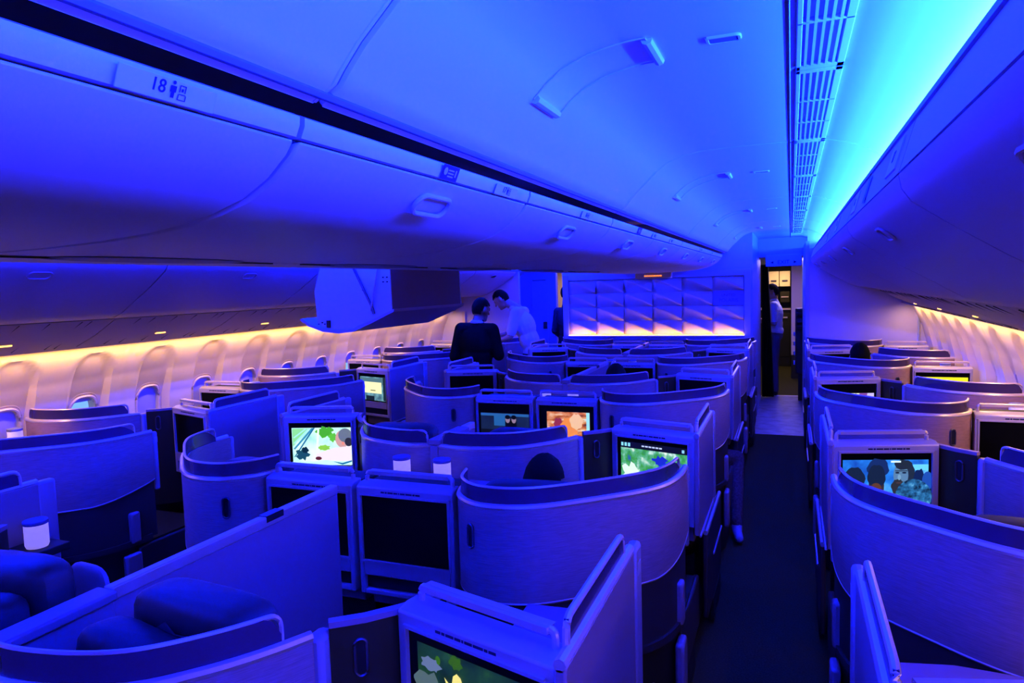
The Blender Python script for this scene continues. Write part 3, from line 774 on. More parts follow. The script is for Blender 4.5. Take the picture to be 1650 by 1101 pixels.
# placards on the lip strip of the window-side bins across the clear aisle
a1 = Vector((CX+1.778, 0, 2.01)); up1 = (Vector((CX+1.806, 0, 2.108))-a1).normalized(); n1 = Vector((0, -1, 0)).cross(up1)
for num, y in (('17', 1.80), ('16', 2.83), ('15', 3.9), ('14', 4.9)):
    r = empty('row_placard', (0, y, 0)); C = a1+up1*.050+n1*.004
    b = MB(); q = [C+Vector((0, -1, 0))*s_*.085+up1*t for s_, t in ((-1, -.036), (1, -.036), (1, .036), (-1, .036))]; b.add(q, [(0, 1, 2, 3)]); b.add([p-n1*.006 for p in q]+q, [(0, 1, 5, 4), (1, 2, 6, 5), (2, 3, 7, 6), (3, 0, 4, 7)]); b.build('plate', [mPlacard], r)
    place_text('number', num, .036, C+n1*.0012, (0, -1, 0), up1, mInk, r)
    tag(r, 'bin placard reading %s on the window-side bins across the clear aisle' % {'17': 'seventeen', '16': 'sixteen', '15': 'fifteen', '14': 'fourteen'}[num], 'placard', 'row placards on the window-side bins')
r = empty('notice_sticker', (0, 2.41, 0)); C = a1+up1*.050+n1*.004
b = MB(); b.add([C+Vector((0, -1, 0))*s_*.03+up1*t for s_, t in ((-1, -.042), (1, -.042), (1, .042), (-1, .042))], [(0, 1, 2, 3)]); b.build('sticker', [mPlacardDark], r)
tag(r, 'narrow dark sticker on the window-side bin lip across the clear aisle', 'sticker')

# the centre bin hanging open over the far aisle
def open_bin():
    y0, y1 = 4.0, 5.06
    r = empty('open_overhead_bin', (0, y0, 0)); L = y1-y0
    prof = [(-2.45, 1.96), (-2.44, 1.66), (-2.60, 1.592), (-2.75, 1.535), (-2.87, 1.522), (-3.00, 1.532), (-3.12, 1.568), (-3.17, 1.60), (-3.05, 1.665), (-3.055, 1.80), (-3.00, 1.96)]
    side = [(-2.45, 1.965), (-2.445, 1.66), (-2.60, 1.60), (-2.75, 1.548), (-2.87, 1.536), (-2.98, 1.545), (-3.04, 1.58), (-3.055, 1.80), (-3.00, 1.965)]
    for yy in (0.004, L-.016):
        b = MB(); b.xprofile(side, yy, yy+.012); b.build('side_panel', [principled('bin_side_paint', (.62, .62, .66), .45)], r)
    # door skin: lip, belly and rear flange
    outer = [(-3.19, 1.61), (-3.17, 1.592), (-3.12, 1.560), (-3.00, 1.522), (-2.87, 1.510), (-2.75, 1.522), (-2.60, 1.580), (-2.43, 1.652)]
    inner = [(-2.425, 1.672), (-2.60, 1.600), (-2.75, 1.540), (-2.87, 1.527), (-3.00, 1.538), (-3.11, 1.575), (-3.17, 1.615)]
    b = MB(); b.xprofile(outer+inner, 0, L); b.build('bin_door', [mBinOut], r)
    b = MB(); b.xprofile([(-2.452, 1.965), (-2.447, 1.67), (-2.455, 1.67), (-2.46, 1.965)], .017, L-.017); b.build('back_panel', [principled('bin_back_brown', (.30, .20, .24), .6)], r)
    b = MB()
    b.tube([(-2.73, -.004, 1.96), (-2.60, -.004, 1.70), (-2.58, -.004, 1.64)], .009, 6, flat=.6); s = b.build('hinge_arm', [mHandle], r)
    b = MB(); b.tube([(-2.53, -.010, 1.955), (-2.60, -.010, 1.66)], .006, 8); b.build('gas_strut', [mTrim], r)
    b = MB()
    for x, z in ((-2.50, 1.88), (-2.47, 1.88), (-2.50, 1.85), (-2.47, 1.85), (-2.59, 1.66), (-2.66, 1.80), (-3.03, 1.575), (-3.00, 1.585), (-2.98, 1.575), (-2.95, 1.59)):
        b.lathe((x, -.0, z), [(.006, -.004), (.006, .004)], 8)
    b.build('bolts', [mHandleIn], r); 
    b = MB(); b.box(-2.96, -2.935, -.008, .004, 1.55, 1.60); b.build('catch', [mHandleIn], r)
    return tag(r, 'open overhead bin hanging down over the aisle, bright side panel with strut', 'overhead bin')
open_bin()

OB = [(1.82, 2.118), (1.806, 2.108), (1.792, 2.06), (1.778, 2.01), (1.776, 2.005)]
OB_DOOR = [(1.776, 2.0), (1.782, 1.972), (1.80, 1.945), (1.87, 1.895), (1.965, 1.832), (2.07, 1.77), (2.17, 1.708), (2.24, 1.682), (2.31, 1.672)]
def outboard_bin(sg, y0, y1):
    r = empty('overhead_bin', (0, (y0+y1)/2, 0)); L = (y1-y0)/2-.005
    b = MB(); b.xprofile([(CX+sg*d, z) for d, z in OB+[(1.85, 2.0), (1.87, 2.1)]], -L, L); b.build('lip_strip', [mBinOut], r)
    b = MB(); b.xprofile([(CX+sg*d, z) for d, z in OB_DOOR+[(2.31, 1.72), (1.83, 2.0)]], -L, L); d = b.build('bin_door', [mBinOut], r)
    b = MB(); b.xprofile([(CX+sg*d, z) for d, z in ((1.80, 2.0), (1.9, 1.9), (2.15, 1.745), (2.3, 1.70), (2.45, 1.75), (2.2, 2.15), (1.9, 2.10))], -L-.005, L+.005); b.build('bin_core', [mSeam], r)
    latch(d, sg, CX, (1.835, 1.9225), Vector((-.6, -.8)).normalized(), .12, .052, 1)
    return r
ob0 = {}
for sg in (-1, 1):
    ys = [3.06+1.43*k for k in range(-4, 5)]
    ys = [y for y in ys if YB-1 < y < 8.3]+[8.62]
    for k, (y0, y1) in enumerate(zip(ys, ys[1:])):
        if y1-y0 < .3: continue
        if sg not in ob0: o = ob0[sg] = outboard_bin(sg, y0, y1)
        elif abs(y1-y0-1.43) < .01: o = dup(ob0[sg], (0, (y0+y1)/2, 0))
        else: o = outboard_bin(sg, y0, y1)
        nm = ['first', 'second', 'third', 'fourth', 'fifth', 'sixth', 'seventh', 'eighth', 'ninth']
        tag(o, 'closed window-side bin, %s from front, %s' % (nm[len(ys)-2-k], 'above the long window wall' if sg < 0 else 'across the clear aisle'), 'overhead bin', 'window-side overhead bins')

# service units under the window-side bins
mPSU = principled('service_panel', (.50, .38, .42), .45)
mAmber = glow((255, 200, 110), 2.2)
def service_unit(sg, L):
    r = empty('service_unit')
    p = [(2.315, 1.668), (2.69, 1.490)]
    dv_ = Vector((p[1][0]-p[0][0], p[1][1]-p[0][1])); n = Vector((-.42, -.9)).normalized()
    def Q(t, y, h=0): return Vector((CX+sg*(p[0][0]+dv_.x*t+n.x*h), y, p[0][1]+dv_.y*t+n.y*h))
    b = MB(); b.xprofile([(CX+sg*d, z) for d, z in (p[0], (2.50, 1.570), p[1], (2.70, 1.51), (2.52, 1.60), (2.33, 1.69))], -L+.004, L-.004); b.build('service_panel', [mPSU], r)
    for y in (-.45*L/.7, -.30*L/.7, -.05, .12, .42*L/.7, .50*L/.7):
        b = MB(); b.tube([Q(.03, y, .001), Q(.97, y-.0, .001)], .0035, 4); b.build('seam', [mHandle], r)
    b = MB()
    for y, t in ((-.28, .42), (-.16, .42), (.24, .30), (.34, .34)):
        pts = [Q(t+.16*a, y+.04*c, .002) for a, c in [(math.sin(q*PI/8), math.cos(q*PI/8)) for q in range(16)]]
        b.add(pts, [tuple(range(16))]); b.add(pts, [tuple(range(16))[::-1]])
    b.build('air_nozzle', [mHandle], r)
    b = MB(); 
    pts = [Q(.55+.24*a, .03+.16*c, .0015) for a, c in [(math.sin(q*PI/8), math.cos(q*PI/8)) for q in range(16)]]
    b.add(pts, [tuple(range(16))]); b.add(pts, [tuple(range(16))[::-1]]); rc = b.build('light_recess', [mCove], r)
    b = MB(); b.tube([Q(.66, -.03, .004), Q(.66, .05, .004)], .009, 8); b.build('reading_light', [mAmber], rc)
    return r
su0 = {}
for sg in (-1, 1):
    ys = [3.02+.53*2*k for k in range(-4, 6)]
    for k, y in enumerate(ys):
        if y > 8.2: continue
        if sg not in su0: o = su0[sg] = service_unit(sg, .53); o.location = (0, y-.42, 0)
        else: o = dup(su0[sg], (0, y-.42, 0))
        tag(o, 'service panel with amber light, %s from back, %s' % (['first', 'second', 'third', 'fourth', 'fifth', 'sixth', 'seventh', 'eighth', 'ninth', 'tenth'][k], 'on the long window wall' if sg < 0 else 'across the clear aisle'), 'service panel', 'service panels under the bins')
# valance that hides the wash lights
b = MB()
for sg in (-1, 1):
    b.xprofile([(CX+sg*d, z) for d, z in ((2.685, 1.492), (2.715, 1.478), (2.735, 1.50), (2.70, 1.53))], YB, YF)
tag(b.build('trim_3', [mPSU]), kind='structure')
# underside oval lamps of the centre bins
def under(): 
    r = empty('bin_underside_panel')
    b = MB(); b.soft((CX, 0, 1.8955), (.10, .30, .004), .8); b.build('lens', [mCove], r)
    b = MB(); b.box(CX-.006, CX+.006, -.45, .45, 1.893, 1.897); b.build('seam', [mSeam], r)
    return r
u0 = under()
for k in range(5):
    o = u0 if k == 0 else dup(u0, (0, 0, 0)); o.location = (0, 1.4+1.05*k, 0)
    tag(o, 'long oval panel under the centre bins, %s along' % ['first', 'second', 'third', 'fourth', 'fifth'][k], 'service panel', 'underside panels of the centre bins')

# ------------------------------------------------------------------ front end
b = MB(); b.box(.17, 1.40, YF, YF+.06, 0, 2.12); b.build('wall_front', [mBulk])['kind'] = 'structure'
b = MB(); b.box(.15, .19, YF-.015, YF+2.6, 0, 2.2); b.box(1.27, 1.285, YF-.02, YF, .98, 1.47); tag(b.build('trim_4', [mBlueWall]), kind='structure')
b = MB(); b.prism([(.17, YF+.06), (1.4, YF+.06), (1.4, YF+.1), (.17, YF+.1)], 2.0, 2.5); tag(b.build('wall_front.001', [mBulk]), kind='structure')
b = MB(); b.box(-4.55, -3.34, YF, YF+.06, 0, 2.12); tag(b.build('wall_front.002', [mBulk]), kind='structure')
b = MB(); b.box(-4.16, -4.12, YF-.03, YF, .9, 1.47); tag(b.build('trim_5', [principled('edge_strip_warm', (.7, .55, .4), .5)]), kind='structure')
# partition carrying the faceted light wall
b = MB(); b.box(-2.74, -.42, YF+.02, 11.0, 0, 2.5); tag(b.build('wall_front.003', [mBlueWall]), kind='structure')
art = empty('faceted_light_wall', (-1.58, YF+.02, 0))
b = MB(); X0, X1, Z0, Z1 = -1.07, 1.07, 1.15, 1.84
t = .075
for a in ((X0-t, X0, Z0-.10, Z1+t), (X1, X1+t, Z0-.10, Z1+t), (X0, X1, Z1, Z1+t)): b.box(a[0], a[1], -.05, 0, a[2], a[3])
b.build('frame', [mBlueWall], art, bevel=.006)
b = MB(); b.box(X0, X1, -.09, 0, Z0-.07, Z0-.012); b.build('light_ledge', [principled('ledge_blue', (.2, .2, .4), .4)], art, bevel=.004)
b = MB(); b.box(X0, X1, -.07, -.01, Z0-.012, Z0-.006); b.build('light_strip', [glow((255, 215, 130), 2.5)], art)
b = MB(); b.box(X0-t, X1+t, -.04, 0, 0.6, Z0-.10); b.build('lower_panel', [mBlueWall], art)
b = MB(); NC, NR, gu, gv = 6, 4, 18, 12; tw, th = (X1-X0)/NC, (Z1-Z0)/NR
for c in range(NC):
    for r_ in range(NR):
        if c == 5 and r_ == 2: continue
        v = []; f = []
        for i in range(gu+1):
            for j in range(gv+1):
                u, w = i/gu, j/gv; vr = min(.97, max(.03, (1-u**1.7)*.96+.02))
                h = w/vr if w < vr else (1-w)/(1-vr)
                h *= .050*min(1, u*8+.2)
                v.append((X0+(c+u)*tw*.997, -.012-h, Z0+(r_+w)*th*.995))
        for i in range(gu):
            for j in range(gv):
                k = i*(gv+1)+j; f.append((k, k+gv+1, k+gv+2, k+1))
        b.add(v, f)
b.box(X0, X1, -.012, 0, Z0, Z1); b.build('facet_tile', [principled('facet_paint', (.52, .43, .42), .45)], art, ang=60)
b = MB(); b.box(X0+5*tw, X1, -.03, -.012, Z0+2*th, Z0+3*th); lp = b.build('logo_tile', [principled('logo_blue', (.25, .25, .5), .4)], art)
mLogo = principled('logo_print', (.12, .09, .25), .4)
place_text('lettering', 'UNITED', .045, (X0+5.5*tw, -.0305, Z0+2.68*th), (1, 0, 0), (0, 0, 1), mLogo, lp)
place_text('lettering', 'POLARIS', .058, (X0+5.5*tw, -.0305, Z0+2.33*th), (1, 0, 0), (0, 0, 1), mLogo, lp)
tag(art, 'faceted wall panel lit warm from below, with dark lettering tile', 'wall panel')
# information sign under the last centre bin
sg_ = empty('seatbelt_sign', (-1.50, 8.28, 0)); b = MB(); b.box(-.21, .21, -.04, .05, 1.835, 1.90); b.build('housing', [mBin], sg_, bevel=.006)
b = MB()
for k in range(7): b.box(-.10+.03*k, -.078+.03*k, -.043, -.039, 1.857, 1.872)
b.build('lit_symbols', [glow((255, 140, 50), 1.6)], sg_); tag(sg_, 'small sign with lit orange symbols above the faceted wall', 'sign')
# exit sign across the aisle ceiling
ex = empty('exit_sign', (-.10, 10.42, 0)); b = MB(); b.box(-.23, .23, -.05, .0, 1.955, 2.12); b.build('housing', [principled('exit_plate', (.6, .6, .65), .4)], ex, bevel=.01)
place_text('lettering', 'EXIT', .075, (0, -.052, 2.01), (1, 0, 0), (0, 0, 1), mInk, ex)
b = MB()
for s in (-1, 1): b.add([(s*.17, -.052, 2.01), (s*.13, -.052, 2.03), (s*.13, -.052, 1.99)], [(0, 1, 2)])
b.build('arrow', [mInk], ex); tag(ex, 'ceiling sign reading EXIT with arrows over the clear aisle', 'sign')
# lavatory block beyond the far aisle
b = MB(); b.box(-4.6, -3.46, 10.6, 10.7, 0, 2.3); tag(b.build('wall_front.004', [mBlueWall]), kind='structure')
d1 = empty('door_1', (-3.73, 10.6, 0)); d1['kind'] = 'structure'
b = MB(); b.box(-.13, .13, -.025, 0, .03, 1.86); b.build('door_leaf', [mBlueWall], d1, bevel=.004)
b = MB(); b.box(-.11, .11, -.03, -.02, 1.868, 1.876); b.build('header_line', [mSeam], d1)
b = MB(); b.box(.06, .12, -.04, -.02, 1.10, 1.21); b.lathe((.095, -.04, 1.15), [(.018, -.01), (.018, .01)], 12); b.build('door_latch', [mHandle], d1)
b = MB(); b.box(-4.6, -2.7, 12.4, 12.5, 0, 2.3); tag(b.build('wall_front.005', [principled('entry_warm_wall', (.75, .62, .42), .6)]), kind='structure')
# galley at the far end of the clear aisle
b = MB(); b.box(-1.4, 1.5, 16.4, 16.5, 0, 2.3); tag(b.build('wall_front.006', [mDark]), kind='structure')
b = MB(); b.box(.0, 1.4, 13.4, 13.5, 0, 2.2); b.box(.0, .03, 13.5, 16.4, 0, 2.2); tag(b.build('wall_front.007', [principled('galley_side_panel', (.75, .6, .6), .5)]), kind='structure')
b = MB(); b.box(.0, .4, 13.37, 13.4, 0, .42); tag(b.build('baseboard_front', [mDarker]), kind='structure')
gal = empty('galley_unit', (-.28, 15.2, 0))
b = MB(); b.box(-.35, .27, .0, .6, 0, 1.15); b.build('counter_block', [mDark], gal, bevel=.01)
b = MB(); b.box(-.35, .27, -.04, .6, 1.15, 1.18); b.build('worktop', [mTrim], gal)
mGalCab = principled('galley_cabinet_cream', (.7, .62, .45), .5)
for k in range(2):
    b = MB(); b.box(-.15+.21*k, .05+.21*k, .0, .5, 1.62, 1.93); c = b.build('upper_cabinet', [mGalCab], gal, bevel=.006)
    b = MB(); b.box(-.10+.21*k, .0+.21*k, -.012, 0, 1.72, 1.75); b.build('cabinet_catch', [mHandle], c)
    b = MB(); b.box(-.14+.21*k, .04+.21*k, .0, .5, 1.30, 1.52); c = b.build('oven', [mDarker], gal, bevel=.006)
    b = MB(); b.box(-.12+.21*k, .02+.21*k, -.012, 0, 1.40, 1.42); b.build('oven_handle', [mTrim], c)
    b = MB(); b.box(-.14+.21*k, .04+.21*k, -.012, 0, .2, 1.08); c = b.build('cart_door', [mDarker], gal, bevel=.004)
    b = MB(); b.box(-.10+.21*k, .0+.21*k, -.03, -.012, .98, 1.01); b.build('cart_handle', [mTrim], c)
tag(gal, 'galley unit with cream upper cabinets and dark ovens', 'galley')
# folded crew seat on the partition end
js = empty('crew_seat', (.145, 11.0, 0))
b = MB(); b.box(-.09, .09, -.10, .10, .40, 1.35); b.build('seat_housing', [mLowShell], js, bevel=.02)
b = MB()
for k in range(3): b.soft((0, -.11, 1.27-.10*k), (.075, .02, .035), .4)
b.build('cushion', [mLeather], js)
for k in range(4):
    b = MB(); b.lathe((-.095, -.05, .98-.14*k), [(.02, -.03), (.022, .03)], 10); b.build('strap_fitting', [mInkLight], js)
b = MB(); b.box(-.05, .05, -.08, .08, .015, .42); b.build('pedestal', [mDarker], js)
tag(js, 'folded dark crew seat with padded cushions beyond the exit sign', 'crew seat')
# curtain beside the partition
cu = MB(); v = []; f = []; NX, NZ = 26, 10
for j in range(NZ+1):
    for i in range(NX+1):
        s = i/NX; z = .015+1.965*(1-j/NZ); wv = .018*math.sin(s*26)
        v.append((-.41+.085*s+.08*s*(j/NZ), 11.15+wv+.12*s*.2, z))
for j in range(NZ):
    for i in range(NX):
        k = j*(NX+1)+i; f.append((k, k+1, k+NX+2, k+NX+1))
cu.add(v, f); o = cu.build('curtain', [mBlack]); so = o.modifiers.new('thick', 'SOLIDIFY'); so.thickness = .006
tag(o, 'black curtain drawn back beside the clear aisle', 'curtain')
# back wall behind the photographer
b = MB(); b.box(-4.6, 1.5, YB-.05, YB, 0, 2.5); tag(b.build('wall_back', [mBlueWall]), kind='structure')

# ------------------------------------------------------------------ people
SKIN = principled('skin_a', (.42, .24, .17), .5); SKIN2 = principled('skin_b', (.30, .16, .11), .5); LIPS = principled('lips', (.30, .10, .09), .5); EYE = principled('eyes', (.02, .015, .015), .2)
HAIR = principled('hair_black', (.008, .007, .007), .8, bump=.6, bscale=120)
SHOE = principled('shoe_black', (.01, .01, .012), .4)
class Body:
    def __init__(s): s.p = []
    def cap(s, a, b_, ra, rb, m): s.p.append(('c', Vector(a), Vector(b_), ra, rb, m))
    def ell(s, c, r, m, R=None): s.p.append(('e', Vector(c), Vector(r), R or Matrix.Identity(3), None, m))
    def dist(s, q, x):
        if q[0] == 'c':
            ab = q[2]-q[1]; L = ab.length_squared or 1e-9; t = max(0, min(1, (x-q[1]).dot(ab)/L))
            return (x-q[1]-ab*t).length-(q[3]+(q[4]-q[3])*t)
        l = q[3].transposed() @ (x-q[1]); r = q[2]; k = Vector((l.x/r.x, l.y/r.y, l.z/r.z)).length
        return (k-1)*min(r)
    def mesh(s, name, voxel):
        mats = []
        for q in s.p:
            if q[5] not in mats: mats.append(q[5])
        b = MB()
        for q in s.p:
            if q[0] == 'c':
                a, c = q[1], q[2]; d = (c-a); L = d.length
                z = d.normalized() if L > 1e-6 else Vector((0, 0, 1)); u = Vector((1, 0, 0)) if abs(z.x) < .8 else Vector((0, 1, 0))
                e1 = z.cross(u).normalized(); e2 = z.cross(e1); v = []; f = []; n = 14; rows = []
                for k in range(5): th = -PI/2+PI/2*k/4; rows.append((q[3]*math.sin(th), q[3]*math.cos(th)))
                for k in range(5): th = PI/2*k/4; rows.append((L+q[4]*math.sin(th), q[4]*math.cos(th)))
                for (h, r) in rows:
                    r = max(r, .0004)
                    for j in range(n): v.append(a+z*h+e1*(r*math.cos(2*PI*j/n))+e2*(r*math.sin(2*PI*j/n)))
                for i in range(len(rows)-1):
                    for j in range(n): f.append((i*n+j, i*n+(j+1) % n, (i+1)*n+(j+1) % n, (i+1)*n+j))
                f += [tuple(range(n))[::-1], tuple(range((len(rows)-1)*n, len(rows)*n))]
                b.add(v, f)
            else:
                v = []; f = []; n, k = 16, 10; R = q[3]; r = q[2]
                for i in range(k+1):
                    th = -PI/2+PI*i/k
                    for j in range(n):
                        ph = 2*PI*j/n; cs = max(math.cos(th), .002)
                        v.append(q[1]+R @ Vector((r.x*cs*math.cos(ph), r.y*cs*math.sin(ph), r.z*math.sin(th))))
                for i in range(k):
                    for j in range(n): f.append((i*n+j, i*n+(j+1) % n, (i+1)*n+(j+1) % n, (i+1)*n+j))
                f += [tuple(range(n))[::-1], tuple(range(k*n, (k+1)*n))]
                b.add(v, f)
        me = b.mesh('body_source', [mats[0]]); bm = bmesh.new(); bm.from_mesh(me); bmesh.ops.recalc_face_normals(bm, faces=bm.faces); bm.to_mesh(me); bm.free()
        o = bpy.data.objects.new('body_source', me); COL.objects.link(o)
        rm = o.modifiers.new('r', 'REMESH'); rm.mode = 'VOXEL'; rm.voxel_size = voxel
        dg = bpy.context.evaluated_depsgraph_get(); out = bpy.data.meshes.new_from_object(o.evaluated_get(dg)); bpy.data.objects.remove(o)
        bm = bmesh.new(); bm.from_mesh(out)
        for _ in range(3): bmesh.ops.smooth_vert(bm, verts=bm.verts, factor=.5, use_axis_x=True, use_axis_y=True, use_axis_z=True)
        bm.to_mesh(out); bm.free(); out.name = name
        out.materials.clear()
        for m in mats: out.materials.append(m)
        pr = [(q, (q[1]+q[2])/2 if q[0] == 'c' else q[1], ((q[2]-q[1]).length/2+max(q[3], q[4])) if q[0] == 'c' else max(q[2]), mats.index(q[5])) for q in s.p]
        idx = []
        for p in out.polygons:
            x = p.center; best = 1e9; bi = 0
            for q, c, r, mi in pr:
                if (x-c).length-r > min(best, .03): continue
                d = s.dist(q, x)
                if d < best: best = d; bi = mi
            idx.append(bi)
        out.polygons.foreach_set('material_index', idx); out.polygons.foreach_set('use_smooth', [True]*len(idx)); out.update()
        return out
def frame_from(fwd, up):
    f = Vector(fwd).normalized(); r = f.cross(Vector(up)).normalized(); u = r.cross(f)
    return Matrix((r, f, u)).transposed()      # columns: right, forward, up
def add_head(B, c, fwd, up, skin, s=1.0):
    R = frame_from(fwd, up); C = Vector(c)
    def L(x, y, z): return C+R @ Vector((x*s, y*s, z*s))
    B.ell(L(0, 0, .012), (.074*s, .093*s, .104*s), skin, R); B.ell(L(0, .028, -.055), (.056*s, .060*s, .060*s), skin, R)
    B.cap(L(0, .090, .012), L(0, .108, -.022), .008*s, .013*s, skin); B.cap(L(-.035, .082, .03), L(.035, .082, .03), .010*s, .010*s, skin)
    for e in (-1, 1):
        B.ell(L(e*.076, -.006, -.008), (.011*s, .022*s, .032*s), skin, R); B.ell(L(e*.031, .086, .012), (.013*s, .008*s, .008*s), EYE, R)
    B.ell(L(0, .083, -.058), (.023*s, .011*s, .008*s), LIPS, R); B.ell(L(0, .070, -.09), (.025*s, .02*s, .02*s), skin, R)
    return R
def hair_mesh(c, R, s=1.0, vol=1.08, front=.05, low=-.06):
    b = MB(); v = []; f = []; n, k = 28, 18; C = Vector(c); keep = []
    for i in range(k+1):
        th = -PI/2+PI*i/k
        for j in range(n):
            ph = 2*PI*j/n; l = Vector((.074*vol*math.cos(th)*math.cos(ph), .093*vol*math.cos(th)*math.sin(ph), .104*vol*math.sin(th)+.016))*s
            w = 1+.025*math.sin(9*ph+5*th)*math.cos(7*th); v.append(C+R @ (l*w))
            keep.append(not ((l.y > .035*s and l.z < front*s) or l.z < low*s or (abs(l.x) > .05*s and -.02*s < l.y and l.z < .02*s)))
    for i in range(k):
        for j in range(n):
            q = (i*n+j, i*n+(j+1) % n, (i+1)*n+(j+1) % n, (i+1)*n+j)
            if all(keep[t] for t in q): f.append(q)
    b.add(v, f); return b.mesh('hair', [HAIR], 80)
def add_hand(B, wrist, d, palm_n, skin, curl=.5, s=1.0, side=1):
    d = Vector(d).normalized(); n = Vector(palm_n); n = (n-d*n.dot(d)).normalized(); t = d.cross(n)*side; W = Vector(wrist)
    R = Matrix((t, d, n)).transposed()
    B.ell(W+d*.045*s, (.040*s, .052*s, .017*s), skin, R)
    for k, (o, L) in enumerate(((-.028, .070), (-.010, .080), (.009, .076), (.027, .060))):
        a = W+d*.085*s+t*o*s; m = a+(d*math.cos(curl*.6)+n*math.sin(curl*.6))*L*.55*s; e = m+(d*math.cos(curl*1.7)+n*math.sin(curl*1.7))*L*.45*s
        B.cap(W+d*.05*s+t*o*.8*s, a, .010*s, .0095*s, skin); B.cap(a, m, .0095*s, .0088*s, skin); B.cap(m, e, .0088*s, .0075*s, skin)
    a = W+d*.022*s-t*.030*s; m = a+(d*.6-t*.8+n*.2).normalized()*.038*s; e = m+(d*.95-t*.2+n*.3).normalized()*.032*s
    B.cap(a, m, .013*s, .0105*s, skin); B.cap(m, e, .0105*s, .009*s, skin)
def person(name, J, label, face, up, skin, top, trousers, sleeve='long', voxel=.0075, shoe=SHOE, collar=None, bulk=1.0, hands=True, curl=.6, palm=((0, 0, -1), (0, 0, -1)), hair=True, headscale=1.0, extra=None, curlyvol=1.08, group=None):
    B = Body(); V = {k: Vector(p) for k, p in J.items()}
    sh = (V['shL']+V['shR'])/2; ax = (V['shR']-V['shL']).normalized(); tor = (sh-V['pelvis']).normalized(); fw = tor.cross(ax) if True else None
    R = Matrix((ax, ax.cross(tor)*-1 if False else tor.cross(ax), tor)).transposed()
    hc = (V['hipL']+V['hipR'])/2
    B.ell(hc+tor*.03, (.165*bulk, .115*bulk, .12), trousers, R)
    w = V['pelvis'].lerp(sh, .38); ch = V['pelvis'].lerp(sh, .70)
    B.ell(V['pelvis']+tor*.06, (.160*bulk, .115*bulk, .10), top, R); B.ell(w, (.150*bulk, .108*bulk, .17), top, R); B.ell(ch, (.168*bulk, .120*bulk, .19), top, R)
    B.cap(V['shL'].lerp(sh, .12), V['shR'].lerp(sh, .12), .062*bulk, .062*bulk, top)
    hd = V['head']; nk = sh+tor*.045
    B.cap(sh+tor*.01, sh.lerp(hd, .35), .075, .06, top); B.cap(nk, hd-(hd-nk).normalized()*.05, .056, .052, skin)
    if collar: B.ell(nk+tor*.035, (.068, .066, .017), collar, R)
    Rh = add_head(B, hd, face, up, skin, headscale)
    for e, s in (('L', -1), ('R', 1)):
        S, E, Wr = V['sh'+e], V['el'+e], V['wr'+e]
        if sleeve == 'short':
            mid = S.lerp(E, .78); B.cap(S, mid, .062*bulk, .055*bulk, top); B.cap(mid, E, .042, .038, skin); B.cap(E, Wr, .039, .026, skin)
        else:
            B.cap(S, E, .062*bulk, .050*bulk, top); B.cap(E, E.lerp(Wr, .93), .050*bulk, .036*bulk, top); B.cap(E.lerp(Wr, .9), Wr, .028, .027, skin)
        if hands: add_hand(B, Wr, Wr-E, palm[0 if s < 0 else 1], skin, curl, 1.0, s)
        Hh, K, A = V['hip'+e], V['kn'+e], V['an'+e]
        B.cap(Hh, K, .085, .060, trousers); B.cap(K, A, .060, .046, trousers)
        T = V['toe'+e]; B.cap(A+Vector((0, 0, -.01)), A.lerp(T, .15)+Vector((0, 0, -.03)), .042, .04, shoe); B.cap(A+Vector((0, 0, -.045)), T, .036, .030, shoe)
    if extra: extra(B)
    base = Vector((hc.x, hc.y, 0))
    me = B.mesh(name, voxel); me.transform(Matrix.Translation(-base))
    o = obj(name, me, None, base)
    if hair:
        hm = hair_mesh(hd, Rh, headscale, curlyvol); hm.transform(Matrix.Translation(-base)); obj('hair', hm, o)
    tag(o, label, 'person', group)
    return o
BLK = principled('black_jacket', (.006, .0065, .007), .85, bump=.25, bscale=90); WSH = principled('white_shirt', (.62, .62, .68), .7, bump=.25, bscale=40); NAVY = principled('navy_cloth', (.02, .02, .05), .8, bump=.2, bscale=60)
SLATE = principled('slate_trousers', (.12, .11, .16), .8, bump=.2, bscale=60)
person('person', dict(pelvis=(-2.95, 6.40, .93), shL=(-3.105, 6.40, 1.375), shR=(-2.775, 6.42, 1.365), head=(-2.915, 6.47, 1.565), elL=(-3.17, 6.36, 1.10), wrL=(-3.06, 6.58, 1.02), elR=(-2.72, 6.44, 1.11), wrR=(-2.83, 6.66, 1.10),
       hipL=(-3.04, 6.40, .90), hipR=(-2.87, 6.40, .90), knL=(-3.04, 6.42, .50), knR=(-2.86, 6.42, .50), anL=(-3.04, 6.39, .085), anR=(-2.86, 6.39, .085), toeL=(-3.06, 6.55, .032), toeR=(-2.85, 6.55, .032)),
       'person in a black jacket standing in the aisle, seen from behind', (.45, .85, -.25), (0, .1, 1), SKIN2, BLK, NAVY, collar=WSH, bulk=1.12)
person('person', dict(pelvis=(-2.90, 8.0, .94), shL=(-3.10, 8.19, 1.47), shR=(-3.07, 7.83, 1.47), head=(-3.31, 7.98, 1.635), elL=(-3.22, 8.26, 1.22), wrL=(-3.40, 8.06, 1.18), elR=(-3.12, 7.76, 1.19), wrR=(-3.33, 7.80, 1.12),
       hipL=(-2.92, 8.09, .90), hipR=(-2.92, 7.91, .90), knL=(-2.97, 8.09, .50), knR=(-2.98, 7.92, .50), anL=(-2.92, 8.08, .085), anR=(-2.93, 7.92, .085), toeL=(-3.08, 8.09, .032), toeR=(-3.09, 7.91, .032)),
       'person in a white shirt leaning forward over the seats', (-.80, -.10, -.60), (-.6, 0, .8), SKIN, WSH, NAVY, sleeve='short', bulk=1.12, curl=.9)
